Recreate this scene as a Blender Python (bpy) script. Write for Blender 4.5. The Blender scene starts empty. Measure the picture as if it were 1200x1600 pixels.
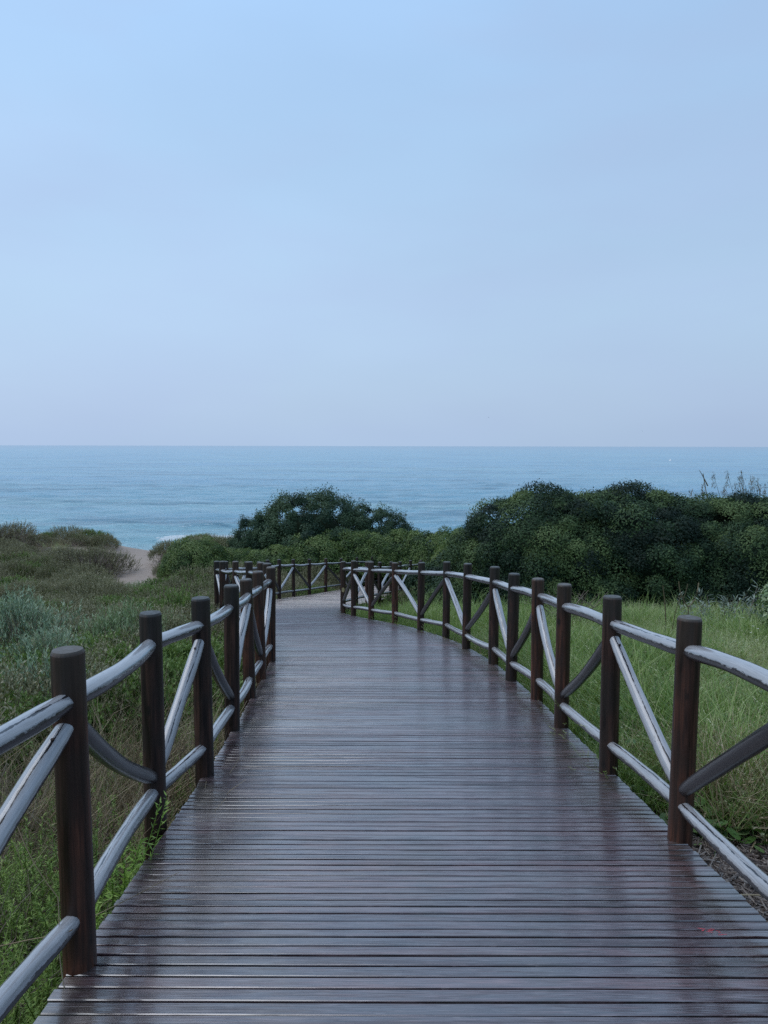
import bpy, math, random
import numpy as np
from mathutils import Vector, Matrix
SC = bpy.context.scene
COL = SC.collection
R = math.radians

# ------------------------------------------------------------------ camera, sky, sun, exposure
CZ = 1.42
cam_d = bpy.data.cameras.new('camera'); cam = bpy.data.objects.new('camera', cam_d); COL.objects.link(cam)
cam_d.sensor_fit = 'VERTICAL'; cam_d.sensor_height = 36; cam_d.sensor_width = 27; cam_d.lens = 26.0
cam_d.clip_start = 0.05; cam_d.clip_end = 90000
PITCH = math.atan(103 / 1155)
cam.matrix_world = Matrix.Translation((0, 0, CZ)) @ Matrix.Rotation(R(90) - PITCH, 4, 'X') @ Matrix.Rotation(0.0021, 4, 'Z')
SC.camera = cam

SUN_EL, SUN_AZ = R(60), R(272)      # azimuth clockwise from +Y
world = bpy.data.worlds.new('World'); SC.world = world; world.use_nodes = True
def build_world():
    nt = world.node_tree; N = nt.nodes; L = nt.links
    N.clear()
    out = N.new('ShaderNodeOutputWorld'); bg = N.new('ShaderNodeBackground')
    sky = N.new('ShaderNodeTexSky'); sky.sky_type = 'NISHITA'; sky.sun_disc = False
    sky.sun_elevation = SUN_EL; sky.sun_rotation = SUN_AZ; sky.air_density = 1.2; sky.dust_density = 3.0; sky.ozone_density = 2.0
    tc = N.new('ShaderNodeTexCoord'); sp = N.new('ShaderNodeSeparateXYZ'); L.new(tc.outputs['Generated'], sp.inputs[0])
    ramp = N.new('ShaderNodeValToRGB'); cr = ramp.color_ramp
    L.new(sp.outputs['Z'], ramp.inputs[0])
    # thin even overcast veil: pale lilac at the horizon, clearer blue higher up (values are radiance x10)
    stops = [(0.0, (0.45, 0.60, 0.82)), (0.06, (0.455, 0.61, 0.83)), (0.2, (0.455, 0.635, 0.86)), (0.36, (0.43, 0.635, 0.90)),
             (0.54, (0.42, 0.655, 0.99)), (1.0, (0.46, 0.66, 0.95))]
    while len(cr.elements) < len(stops): cr.elements.new(0.5)
    for e, (p, c) in zip(cr.elements, stops): e.position = p; e.color = (*c, 1)
    mp = N.new('ShaderNodeMapping'); mp.inputs['Scale'].default_value = (1.0, 1.0, 3.2); L.new(tc.outputs['Generated'], mp.inputs[0])
    no = N.new('ShaderNodeTexNoise'); no.inputs['Scale'].default_value = 1.7; no.inputs['Detail'].default_value = 3.5; no.inputs['Roughness'].default_value = 0.45
    L.new(mp.outputs[0], no.inputs['Vector'])
    mr = N.new('ShaderNodeMapRange'); mr.inputs['From Min'].default_value = 0.3; mr.inputs['From Max'].default_value = 0.7
    mr.inputs['To Min'].default_value = 0.945; mr.inputs['To Max'].default_value = 1.035; L.new(no.outputs['Fac'], mr.inputs['Value'])
    mul = N.new('ShaderNodeVectorMath'); mul.operation = 'SCALE'; no2 = N.new('ShaderNodeTexNoise'); no2.inputs['Scale'].default_value = 2.6; no2.inputs['Detail'].default_value = 5; L.new(mp.outputs[0], no2.inputs['Vector'])
    m2 = N.new('ShaderNodeMapRange'); m2.inputs['From Min'].default_value = .4; m2.inputs['From Max'].default_value = .68; m2.inputs['To Max'].default_value = .5; L.new(no2.outputs['Fac'], m2.inputs['Value'])
    lav = N.new('ShaderNodeMix'); lav.data_type = 'RGBA'; L.new(m2.outputs[0], lav.inputs[0]); L.new(ramp.outputs[0], lav.inputs[6]); lav.inputs[7].default_value = (.44, .57, .83, 1)
    L.new(lav.outputs[2], mul.inputs[0]); L.new(mr.outputs[0], mul.inputs['Scale'])
    mul2 = N.new('ShaderNodeVectorMath'); mul2.operation = 'SCALE'; mul2.inputs['Scale'].default_value = 10.0; L.new(mul.outputs[0], mul2.inputs[0])
    lr = N.new('ShaderNodeMapRange'); lr.inputs['From Min'].default_value = -.6; lr.inputs['From Max'].default_value = .6
    lr.inputs['To Min'].default_value = 10.2; lr.inputs['To Max'].default_value = 8.7; L.new(sp.outputs['X'], lr.inputs['Value']); L.new(lr.outputs[0], mul2.inputs['Scale'])
    mix = N.new('ShaderNodeMix'); mix.data_type = 'RGBA'; mix.inputs[0].default_value = 0.88
    L.new(sky.outputs[0], mix.inputs[6]); L.new(mul2.outputs[0], mix.inputs[7])
    L.new(mix.outputs[2], bg.inputs[0]); bg.inputs[1].default_value = 0.1
    L.new(bg.outputs[0], out.inputs[0])
build_world()
sun_d = bpy.data.lights.new('sun', 'SUN'); sun = bpy.data.objects.new('sun', sun_d); COL.objects.link(sun)
sun_d.energy = 1.5; sun_d.angle = R(60); sun_d.color = (1.0, 0.98, 0.955)
sd = Vector((math.sin(SUN_AZ) * math.cos(SUN_EL), math.cos(SUN_AZ) * math.cos(SUN_EL), math.sin(SUN_EL)))
sun.rotation_euler = sd.to_track_quat('Z', 'Y').to_euler()
SC.view_settings.view_transform = 'Standard'; SC.view_settings.look = 'None'
SC.view_settings.exposure = 0.15; SC.view_settings.gamma = 1.0; SC.view_settings.use_curve_mapping = False
SC.render.engine = 'CYCLES'
SC.cycles.use_denoising = False; SC.cycles.use_adaptive_sampling = False
SC.cycles.max_bounces = 6; SC.cycles.diffuse_bounces = 3; SC.cycles.glossy_bounces = 3; SC.cycles.transmission_bounces = 3
SC.cycles.transparent_max_bounces = 4

# ------------------------------------------------------------------ helpers
def tag(o, label=None, cat=None, group=None, kind=None):
    if label: o['label'] = label
    if cat: o['category'] = cat
    if group: o['group'] = group
    if kind: o['kind'] = kind
    return o
def empty(name, loc=(0, 0, 0)):
    o = bpy.data.objects.new(name, None); o.location = loc; o.empty_display_size = .2; COL.objects.link(o); return o
def link(name, me, parent=None, loc=None):
    o = bpy.data.objects.new(name, me); COL.objects.link(o)
    if parent: o.parent = parent
    if loc is not None: o.location = loc
    return o
def np_mesh(name, V, F, mats, smooth=False, midx=None, uv=None):
    """V (n,3), F (m,k) constant k"""
    V = np.asarray(V, np.float32); F = np.asarray(F, np.int32)
    me = bpy.data.meshes.new(name); m, k = F.shape
    me.vertices.add(len(V)); me.vertices.foreach_set('co', V.ravel())
    me.loops.add(m * k); me.loops.foreach_set('vertex_index', F.ravel())
    me.polygons.add(m); me.polygons.foreach_set('loop_start', np.arange(m, dtype=np.int32) * k)
    if smooth is not False: me.polygons.foreach_set('use_smooth', np.full(m, bool(smooth)))
    else: me.polygons.foreach_set('use_smooth', np.zeros(m, bool))
    for mt in (mats if isinstance(mats, (list, tuple)) else [mats]): me.materials.append(mt)
    if midx is not None: me.polygons.foreach_set('material_index', np.asarray(midx, np.int32))
    me.update(calc_edges=True)
    if uv is not None:
        l = me.uv_layers.new(name='UVMap'); l.data.foreach_set('uv', np.asarray(uv, np.float32).ravel())
    return me
def nrm(a): return a / np.maximum(np.linalg.norm(a, axis=-1, keepdims=True), 1e-9)
def rnd_dirs(rg, n): return nrm(rg.normal(size=(n, 3)))

def leaf_quads(P, D, S, Ln, W):
    """rhombic leaves: base P, long axis D, side S"""
    Ln = np.asarray(Ln).reshape(-1, 1); W = np.asarray(W).reshape(-1, 1)
    a = P; b = P + D * Ln * .45 + S * W * .5; c = P + D * Ln; d = P + D * Ln * .45 - S * W * .5
    V = np.stack([a, b, c, d], 1).reshape(-1, 3); F = np.arange(len(P) * 4).reshape(-1, 4)
    return V, F
def tubes(paths, radii, sides=3):
    """paths (n, k, 3), radii (n, k): open tapered tubes as quads"""
    paths = np.asarray(paths, float); n, k, _ = paths.shape
    T = np.gradient(paths, axis=1); T = nrm(T)
    up = np.where(np.abs(T[..., 2:3]) > .9, np.array([1., 0, 0]), np.array([0, 0, 1.]))
    A = nrm(np.cross(T, up)); B = np.cross(T, A)
    ang = np.arange(sides) * 2 * np.pi / sides
    V = paths[:, :, None, :] + radii[:, :, None, None] * (np.cos(ang)[None, None, :, None] * A[:, :, None, :] + np.sin(ang)[None, None, :, None] * B[:, :, None, :])
    idx = np.arange(n * k * sides).reshape(n, k, sides)
    a = idx[:, :-1, :]; b = np.roll(a, -1, 2); c = idx[:, 1:, :]; d = np.roll(c, -1, 2)
    F = np.stack([a, b, d, c], -1).reshape(-1, 4)
    return V.reshape(-1, 3), F
def join(parts):
    """[(V, F, mat_index)] -> V, F, midx"""
    Vs, Fs, M, o = [], [], [], 0
    for V, F, m in parts:
        Vs.append(V); Fs.append(F + o); M.append(np.full(len(F), m)); o += len(V)
    return np.concatenate(Vs), np.concatenate(Fs), np.concatenate(M)
def ribbons(P, D, B, Ln, W, seg=3):
    """grass blades: base P, start direction D, bend vector B, length, width"""
    n = len(P); t = np.linspace(0, 1, seg + 1)[None, :, None]
    Ln = Ln.reshape(-1, 1, 1); W = W.reshape(-1, 1, 1)
    C = P[:, None] + D[:, None] * Ln * t + B[:, None] * Ln * t * t
    S = nrm(np.cross(D, B + 1e-4))[:, None]
    w = W * (1 - t ** 1.6) * .5 + .0004
    V = np.stack([C - S * w, C + S * w], 2)
    idx = np.arange(n * (seg + 1) * 2).reshape(n, seg + 1, 2)
    F = np.stack([idx[:, :-1, 0], idx[:, :-1, 1], idx[:, 1:, 1], idx[:, 1:, 0]], -1).reshape(-1, 4)
    return V.reshape(-1, 3), F

# ------------------------------------------------------------------ materials
def new_mat(name):
    m = bpy.data.materials.new(name); m.use_nodes = True; nt = m.node_tree
    return m, nt, nt.nodes, nt.links, nt.nodes['Principled BSDF']
def val(N, v):
    n = N.new('ShaderNodeValue'); n.outputs[0].default_value = v; return n.outputs[0]
def mth(N, L, op, a, b=None, c=None, clamp=False):
    n = N.new('ShaderNodeMath'); n.operation = op; n.use_clamp = clamp
    for i, s in enumerate((a, b, c)):
        if s is None: continue
        if isinstance(s, (int, float)): n.inputs[i].default_value = s
        else: L.new(s, n.inputs[i])
    return n.outputs[0]
def ramp(N, L, fac, stops, interp='LINEAR'):
    n = N.new('ShaderNodeValToRGB'); cr = n.color_ramp; cr.interpolation = interp
    while len(cr.elements) < len(stops): cr.elements.new(.5)
    for e, (p, c) in zip(cr.elements, stops): e.position = p; e.color = (*c, 1) if len(c) == 3 else c
    L.new(fac, n.inputs[0]); return n.outputs[0]
def noise(N, L, vec, scale, detail=4, rough=.55, sc=None, dist=0.0):
    if sc is not None:
        mp = N.new('ShaderNodeMapping'); mp.inputs['Scale'].default_value = sc; L.new(vec, mp.inputs[0]); vec = mp.outputs[0]
    n = N.new('ShaderNodeTexNoise'); n.inputs['Scale'].default_value = scale; n.inputs['Detail'].default_value = detail
    n.inputs['Roughness'].default_value = rough; n.inputs['Distortion'].default_value = dist
    L.new(vec, n.inputs['Vector']); return n.outputs['Fac']
def mixc(N, L, fac, a, b, mode='MIX'):
    n = N.new('ShaderNodeMix'); n.data_type = 'RGBA'; n.blend_type = mode
    for i, s in ((0, fac), (6, a), (7, b)):
        if isinstance(s, (int, float)): n.inputs[i].default_value = s
        elif isinstance(s, tuple): n.inputs[i].default_value = (*s, 1)
        else: L.new(s, n.inputs[i])
    return n.outputs[2]
def smooth(N, L, x, lo, hi, a=0., b=1.):
    n = N.new('ShaderNodeMapRange'); n.interpolation_type = 'SMOOTHSTEP'
    L.new(x, n.inputs['Value']); n.inputs['From Min'].default_value = lo; n.inputs['From Max'].default_value = hi
    n.inputs['To Min'].default_value = a; n.inputs['To Max'].default_value = b; return n.outputs[0]
def bump(N, L, h, strength, dist, prev=None):
    n = N.new('ShaderNodeBump'); n.inputs['Strength'].default_value = strength; n.inputs['Distance'].default_value = dist
    L.new(h, n.inputs['Height'])
    if prev is not None: L.new(prev, n.inputs['Normal'])
    return n.outputs[0]

def leaf_mat(name, cols, trans=.3, rough=.45, spec=.4, big=1.2, isl=.45, patch=.7):
    m, nt, N, L, P = new_mat(name)
    g = N.new('ShaderNodeNewGeometry'); oi = N.new('ShaderNodeObjectInfo')
    tc = N.new('ShaderNodeTexCoord')
    nz = noise(N, L, tc.outputs['Object'], big, 3, .6)
    k = mth(N, L, 'ADD', mth(N, L, 'MULTIPLY', g.outputs['Random Per Island'], isl), mth(N, L, 'MULTIPLY', nz, .9 - isl))
    k = mth(N, L, 'ADD', k, mth(N, L, 'MULTIPLY', oi.outputs['Random'], .15))
    ta = N.new('ShaderNodeAttribute'); ta.attribute_name = 'tint'; k = mth(N, L, 'ADD', k, ta.outputs['Fac'])
    pn = noise(N, L, g.outputs['Position'], .9, 4, .6); k = mth(N, L, 'ADD', k, mth(N, L, 'MULTIPLY', mth(N, L, 'SUBTRACT', pn, .5), patch))
    st = [(i / (len(cols) - 1) * .6 + .2, c) for i, c in enumerate(cols)]
    c = ramp(N, L, k, st)
    L.new(c, P.inputs['Base Color']); P.inputs['Roughness'].default_value = rough
    P.inputs['Specular IOR Level'].default_value = spec
    if trans > 0:
        tr = N.new('ShaderNodeBsdfTranslucent'); L.new(mixc(N, L, 1., c, (1.0, 1.0, .55), 'MULTIPLY'), tr.inputs[0])
        mx = N.new('ShaderNodeMixShader'); mx.inputs[0].default_value = trans
        L.new(P.outputs[0], mx.inputs[1]); L.new(tr.outputs[0], mx.inputs[2])
        L.new(mx.outputs[0], N['Material Output'].inputs[0])
    return m
M_MASTIC = leaf_mat('leaf_mastic', [(.010, .024, .016), (.019, .043, .024), (.045, .084, .034), (.10, .15, .055)], .15, .6, .2, 1.0, .18)
M_MASTIC2 = leaf_mat('leaf_juniper', [(.012, .032, .024), (.024, .056, .034), (.042, .082, .045), (.07, .115, .06)], .15, .6, .2, 1.0, .18)
M_LIGHT = leaf_mat('leaf_light_green', [(.035, .07, .024), (.07, .125, .036), (.12, .185, .05), (.19, .25, .09)], .25, .5, .3, 1.2)
M_SILVER = leaf_mat('leaf_silver', [(.08, .14, .09), (.18, .27, .185), (.31, .40, .28), (.46, .54, .40)], .2, .6, .2, 2.0)
M_SAGE = leaf_mat('leaf_sage', [(.10, .16, .08), (.18, .26, .13), (.27, .36, .20), (.38, .45, .30)], .2, .6, .2, 2.0)
M_HEATH = leaf_mat('leaf_heath', [(.085, .085, .05), (.15, .15, .085), (.22, .215, .13), (.31, .29, .20)], .2, .6, .2, 1.5)
M_OLIVE = leaf_mat('leaf_olive', [(.05, .095, .028), (.10, .17, .045), (.16, .24, .07), (.22, .30, .11)], .25, .55, .25, 1.5)
M_FEATHER = leaf_mat('leaf_feathery', [(.08, .14, .035), (.14, .235, .05), (.22, .33, .075), (.33, .43, .13)], .35, .5, .25, 2.0)
M_GRASS = leaf_mat('blade_green', [(.065, .13, .032), (.125, .22, .05), (.21, .31, .085), (.36, .42, .19)], .35, .45, .3, .8)
M_GRASS2 = leaf_mat('blade_pale', [(.19, .24, .09), (.30, .35, .16), (.42, .46, .26), (.56, .57, .40)], .3, .5, .3, .8)
M_STRAW = leaf_mat('blade_straw', [(.13, .095, .055), (.23, .175, .105), (.35, .28, .18), (.48, .41, .29)], .2, .6, .2, 2.0)
M_TWIG = leaf_mat('twig_brown', [(.045, .034, .028), (.09, .067, .052), (.15, .118, .095), (.25, .21, .175)], 0, .6, .3, 2.0)
M_BARK = leaf_mat('bark_dark', [(.02, .016, .013), (.035, .028, .022), (.05, .04, .032), (.08, .07, .06)], 0, .7, .2, 3.0)
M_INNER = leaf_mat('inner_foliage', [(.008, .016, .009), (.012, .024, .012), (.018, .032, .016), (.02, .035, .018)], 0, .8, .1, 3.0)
M_FRESH = leaf_mat('leaf_fresh', [(.12, .22, .04), (.2, .34, .06), (.30, .45, .09), (.4, .52, .14)], .35, .5, .3, 2.0)
M_BROAD = leaf_mat('leaf_broad', [(.04, .09, .025), (.07, .15, .035), (.11, .20, .06), (.20, .28, .13)], .25, .35, .5, 3.0)
M_VARIEG = leaf_mat('leaf_pale_edged', [(.035, .085, .035), (.08, .15, .055), (.17, .25, .11), (.34, .40, .24)], .25, .4, .4, 3.0)
M_GREY = leaf_mat('leaf_grey', [(.07, .10, .08), (.12, .16, .13), (.18, .22, .18), (.26, .30, .25)], .15, .6, .2, 3.0)
M_PETAL = leaf_mat('petal_white', [(.5, .5, .45), (.65, .65, .62), (.75, .75, .72), (.8, .8, .78)], .2, .6, .2, 3.0)
M_REED = leaf_mat('reed', [(.06, .06, .035), (.10, .085, .05), (.17, .14, .085), (.24, .2, .13)], .15, .6, .2, 3.0)

# wet decking ---------------------------------------------------------------
def deck_material():
    m, nt, N, L, P = new_mat('wet_decking')
    tc = N.new('ShaderNodeTexCoord'); g = N.new('ShaderNodeNewGeometry'); pos = g.outputs['Position']
    uv = N.new('ShaderNodeUVMap'); uvv = uv.outputs[0]
    sx = N.new('ShaderNodeSeparateXYZ'); L.new(uvv, sx.inputs[0])       # u: metres along plank, v: metres across (continuous)
    vid = mth(N, L, 'FLOOR', mth(N, L, 'DIVIDE', sx.outputs[1], 0.06))
    wn = N.new('ShaderNodeTexWhiteNoise'); wn.noise_dimensions = '1D'; L.new(vid, wn.inputs['W'])
    rnd = wn.outputs['Value']
    grain = noise(N, L, uvv, 1.0, 6, .65, (5, 260, 1))
    grain2 = noise(N, L, uvv, 1.0, 4, .6, (1.3, 40, 1), .4)
    blot = noise(N, L, pos, 2.3, 5, .6)
    c = ramp(N, L, grain, [(.34, (.018, .009, .010)), (.5, (.058, .033, .036)), (.64, (.14, .094, .098))])
    c2 = ramp(N, L, rnd, [(0, (.62, .58, .62)), (.4, (.95, .9, .95)), (.8, (1.2, 1.06, 1.08)), (1, (1.5, 1.32, 1.3))])
    c = mixc(N, L, 1., c, c2, 'MULTIPLY')
    c = mixc(N, L, smooth(N, L, blot, .45, .7, 0, .5), c, (.035, .032, .026))
    # algae tinge along the two edges
    at = N.new('ShaderNodeAttribute'); at.attribute_name = 'edge'
    edge = mth(N, L, 'MULTIPLY', at.outputs['Fac'], smooth(N, L, blot, .35, .6))
    c = mixc(N, L, mth(N, L, 'MULTIPLY', edge, .55), c, (.035, .034, .016))
    # fine pale abrasions
    fl = noise(N, L, uvv, 1.0, 5, .7, (9, 330, 1), .3)
    pos0 = N.new('ShaderNodeSeparateXYZ'); L.new(pos, pos0.inputs[0])
    c = mixc(N, L, mth(N, L, 'MULTIPLY', smooth(N, L, fl, .56, .66, 0, .75), smooth(N, L, pos0.outputs[1], 5, 14, 1, .05)), c, (.22, .18, .185))
    L.new(c, P.inputs['Base Color'])
    # reeded surface: fine ridges along the plank
    wv = N.new('ShaderNodeTexWave'); wv.wave_type = 'BANDS'; wv.bands_direction = 'Y'; wv.inputs['Scale'].default_value = 1.0
    wv.inputs['Distortion'].default_value = 1.2; wv.inputs['Detail'].default_value = 2; wv.inputs['Detail Scale'].default_value = .6
    mp = N.new('ShaderNodeMapping'); mp.inputs['Scale'].default_value = (.6, 52, 1); L.new(uvv, mp.inputs[0]); L.new(mp.outputs[0], wv.inputs[0])
    nearf = N.new('ShaderNodeSeparateXYZ'); L.new(pos, nearf.inputs[0]); nf = smooth(N, L, nearf.outputs[1], 3.5, 10, 1, .0)
    b = bump(N, L, wv.outputs['Fac'], .25, .0022); L.new(mth(N, L, 'MULTIPLY', nf, .3), b.node.inputs['Strength'])
    b = bump(N, L, grain2, .25, .003, b); L.new(mth(N, L, 'MULTIPLY', nf, .28), b.node.inputs['Strength'])
    b = bump(N, L, grain, .15, .0015, b); L.new(mth(N, L, 'MULTIPLY', nf, .2), b.node.inputs['Strength'])
    L.new(b, P.inputs['Normal'])
    rr = mth(N, L, 'ADD', smooth(N, L, grain2, .3, .75, .20, .42), mth(N, L, 'MULTIPLY', rnd, .08))
    rr = mth(N, L, 'ADD', rr, smooth(N, L, noise(N, L, pos, 5.0, 4, .6), .35, .65, -.08, .08))
    rr = mth(N, L, 'ADD', rr, mth(N, L, 'MULTIPLY', mth(N, L, 'SUBTRACT', 1.0, nf), .06))
    L.new(rr, P.inputs['Roughness'])
    P.inputs['IOR'].default_value = 1.75
    P.inputs['Specular IOR Level'].default_value = .95
    P.inputs['Anisotropic'].default_value = .85; P.inputs['Anisotropic Rotation'].default_value = 0.25
    tg = N.new('ShaderNodeTangent'); tg.direction_type = 'UV_MAP'; L.new(tg.outputs[0], P.inputs['Tangent'])
    wetn = noise(N, L, uvv, 1.0, 5, .65, (1.1, 22, 1), .5); wet2 = noise(N, L, uvv, 1.0, 5, .7, (6, 210, 1), .4)
    wk = mth(N, L, 'ADD', mth(N, L, 'MULTIPLY', wetn, .5), mth(N, L, 'MULTIPLY', wet2, .5)); L.new(smooth(N, L, wk, .42, .54, .12, 1.0), P.inputs['Coat Weight']); P.inputs['Coat IOR'].default_value = 1.72
    L.new(mth(N, L, 'MULTIPLY', mth(N, L, 'ADD', smooth(N, L, blot, .3, .7, .05, .12), mth(N, L, 'MULTIPLY', mth(N, L, 'SUBTRACT', 1.0, nf), .18)), 1.0), P.inputs['Coat Roughness'])
    bc = bump(N, L, grain2, .22, .0022); L.new(mth(N, L, 'MULTIPLY', nf, .25), bc.node.inputs['Strength']); bc = bump(N, L, wv.outputs['Fac'], .10, .0022, bc); L.new(mth(N, L, 'MULTIPLY', nf, .12), bc.node.inputs['Strength']); L.new(bc, P.inputs['Coat Normal'])
    return m
M_DECK = deck_material()

def log_material():
    m, nt, N, L, P = new_mat('weathered_sheen_log')
    uv = N.new('ShaderNodeUVMap'); s = N.new('ShaderNodeSeparateXYZ'); L.new(uv.outputs[0], s.inputs[0])
    oi = N.new('ShaderNodeObjectInfo'); rnd = oi.outputs['Random']
    # u = turn round the log, 0.5 = its upper side; v = metres along
    cv = N.new('ShaderNodeCombineXYZ'); L.new(mth(N, L, 'MULTIPLY', s.outputs[0], .25), cv.inputs[0]); L.new(s.outputs[1], cv.inputs[1])
    L.new(mth(N, L, 'MULTIPLY', rnd, 37.), cv.inputs[2]); vec = cv.outputs[0]
    streak = noise(N, L, vec, 1.0, 6, .65, (60, 3.2, 1))
    flake = noise(N, L, vec, 1.0, 7, .7, (34, 13, 1), .8)
    fine = noise(N, L, vec, 1.0, 3, .6, (260, 16, 1))
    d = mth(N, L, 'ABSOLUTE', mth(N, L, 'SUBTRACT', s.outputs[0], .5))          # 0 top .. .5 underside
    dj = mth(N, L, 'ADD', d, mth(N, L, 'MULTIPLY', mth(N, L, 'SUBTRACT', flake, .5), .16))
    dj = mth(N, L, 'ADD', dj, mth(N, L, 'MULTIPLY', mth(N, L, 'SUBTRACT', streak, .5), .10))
    wa = N.new('ShaderNodeAttribute'); wa.attribute_name = 'shade_shift'; dj = mth(N, L, 'ADD', dj, wa.outputs['Fac'])  # per-log shift of the pale strip; paints underside shade into some braces
    pale = smooth(N, L, dj, .225, .245, 1, 0)  # pale upper side: bleached flaking wood, plus sky sheen painted into the colour
    # drying crack running along the log
    off = mth(N, L, 'ADD', .5, mth(N, L, 'MULTIPLY', mth(N, L, 'SUBTRACT', rnd, .5), .2))
    wob = mth(N, L, 'MULTIPLY', mth(N, L, 'SUBTRACT', noise(N, L, vec, 1.0, 5, .6, (0.01, 5.5, 1)), .5), .10)
    cd = mth(N, L, 'ABSOLUTE', mth(N, L, 'SUBTRACT', mth(N, L, 'ADD', s.outputs[0], wob), off))
    cw = mth(N, L, 'MULTIPLY', smooth(N, L, noise(N, L, vec, 1.0, 4, .7, (.01, 8, 1)), .36, .62, .05, 1), .02)
    crack = mth(N, L, 'LESS_THAN', cd, cw)
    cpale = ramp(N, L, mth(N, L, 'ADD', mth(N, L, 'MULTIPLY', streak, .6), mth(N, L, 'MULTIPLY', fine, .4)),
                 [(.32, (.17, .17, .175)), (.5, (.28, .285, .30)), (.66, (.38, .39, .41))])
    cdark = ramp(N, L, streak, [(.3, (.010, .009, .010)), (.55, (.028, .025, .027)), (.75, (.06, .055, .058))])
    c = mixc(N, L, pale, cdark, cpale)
    chips = smooth(N, L, flake, .635, .67, 0, .5)
    c = mixc(N, L, chips, c, (.07, .06, .055))
    c = mixc(N, L, crack, c, (.012, .010, .012))
    L.new(c, P.inputs['Base Color'])
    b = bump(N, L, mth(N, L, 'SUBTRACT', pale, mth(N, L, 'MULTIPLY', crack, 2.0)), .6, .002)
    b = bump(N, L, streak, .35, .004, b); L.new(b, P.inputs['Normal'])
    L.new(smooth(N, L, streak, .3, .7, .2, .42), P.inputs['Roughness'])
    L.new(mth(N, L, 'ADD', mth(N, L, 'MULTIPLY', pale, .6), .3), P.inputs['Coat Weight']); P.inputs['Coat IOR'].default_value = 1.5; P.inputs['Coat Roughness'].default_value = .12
    return m
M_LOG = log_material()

def post_material():
    m, nt, N, L, P = new_mat('wet_post')
    tc = N.new('ShaderNodeTexCoord'); oi = N.new('ShaderNodeObjectInfo'); rnd = oi.outputs['Random']
    cv = N.new('ShaderNodeVectorMath'); cv.operation = 'ADD'; L.new(tc.outputs['Object'], cv.inputs[0])
    cc = N.new('ShaderNodeCombineXYZ'); L.new(mth(N, L, 'MULTIPLY', rnd, 19.), cc.inputs[0]); L.new(cc.outputs[0], cv.inputs[1]); vec = cv.outputs[0]
    gr = noise(N, L, vec, 1.0, 6, .62, (45, 45, 2.2), .3); bl = noise(N, L, vec, 4.0, 4, .6)
    sp = N.new('ShaderNodeSeparateXYZ'); L.new(tc.outputs['Object'], sp.inputs[0])
    c = ramp(N, L, gr, [(.34, (.008, .005, .004)), (.5, (.034, .017, .012)), (.64, (.085, .038, .024))])
    c = mixc(N, L, smooth(N, L, bl, .42, .62, 0, .6), c, (.018, .015, .012))
    # weathered greyer, greener head
    head = mth(N, L, 'ADD', sp.outputs[2], mth(N, L, 'MULTIPLY', mth(N, L, 'SUBTRACT', gr, .5), .35))
    c = mixc(N, L, smooth(N, L, head, .8, .98, 0, .55), c, (.026, .027, .022))
    cap = smooth(N, L, sp.outputs[2], 1.036, 1.043)
    c = mixc(N, L, cap, c, (.055, .056, .05))
    tint = ramp(N, L, rnd, [(0, (.7, .72, .75)), (.5, (1, .95, .9)), (1, (1.35, 1.05, .9))])
    c = mixc(N, L, 1., c, tint, 'MULTIPLY')
    L.new(c, P.inputs['Base Color'])
    ck = smooth(N, L, noise(N, L, vec, 1.0, 4, .5, (30, 30, .7)), .30, .34)
    c = mixc(N, L, mth(N, L, 'SUBTRACT', 1.0, ck), c, (.006, .005, .005))
    vk = N.new('ShaderNodeTexVoronoi'); vk.inputs['Scale'].default_value = 1.0; mk = N.new('ShaderNodeMapping'); mk.inputs['Scale'].default_value = (9, 9, 4.5); L.new(vec, mk.inputs[0]); L.new(mk.outputs[0], vk.inputs['Vector'])
    kn_ = smooth(N, L, vk.outputs['Distance'], .09, .16, 1, 0); c = mixc(N, L, mth(N, L, 'MULTIPLY', kn_, .8), c, (.008, .006, .005)); L.new(c, P.inputs['Base Color'])
    b = bump(N, L, ck, .7, .004); b = bump(N, L, gr, .6, .004, b); L.new(b, P.inputs['Normal'])
    L.new(smooth(N, L, gr, .3, .7, .35, .55), P.inputs['Roughness'])
    P.inputs['Specular IOR Level'].default_value = .35
    return m
M_POST = post_material()
def simple(name, c, rough=.5, metal=0.):
    m, nt, N, L, P = new_mat(name)
    tc = N.new('ShaderNodeTexCoord'); n = noise(N, L, tc.outputs['Object'], 12, 4, .6)
    L.new(ramp(N, L, n, [(.3, tuple(x * .7 for x in c)), (.7, tuple(min(1, x * 1.25) for x in c))]), P.inputs['Base Color'])
    P.inputs['Roughness'].default_value = rough; P.inputs['Metallic'].default_value = metal; return m
M_NAIL = simple('rusty_nail', (.03, .02, .015), .5, .6)
M_BEAM = simple('dark_beam', (.035, .026, .022), .6)
M_KNOT = simple('pale_knot', (.30, .25, .12), .6)
M_RED = simple('red_paint', (.45, .03, .05), .6)
M_WHITE = simple('white_plastic', (.8, .8, .8), .4)
M_BIRD = simple('bird_grey', (.16, .16, .18), .7)
M_CHIP = leaf_mat('wood_chip', [(.03, .02, .016), (.06, .042, .035), (.12, .09, .075), (.30, .26, .23)], 0, .5, .4, 6.)

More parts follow.
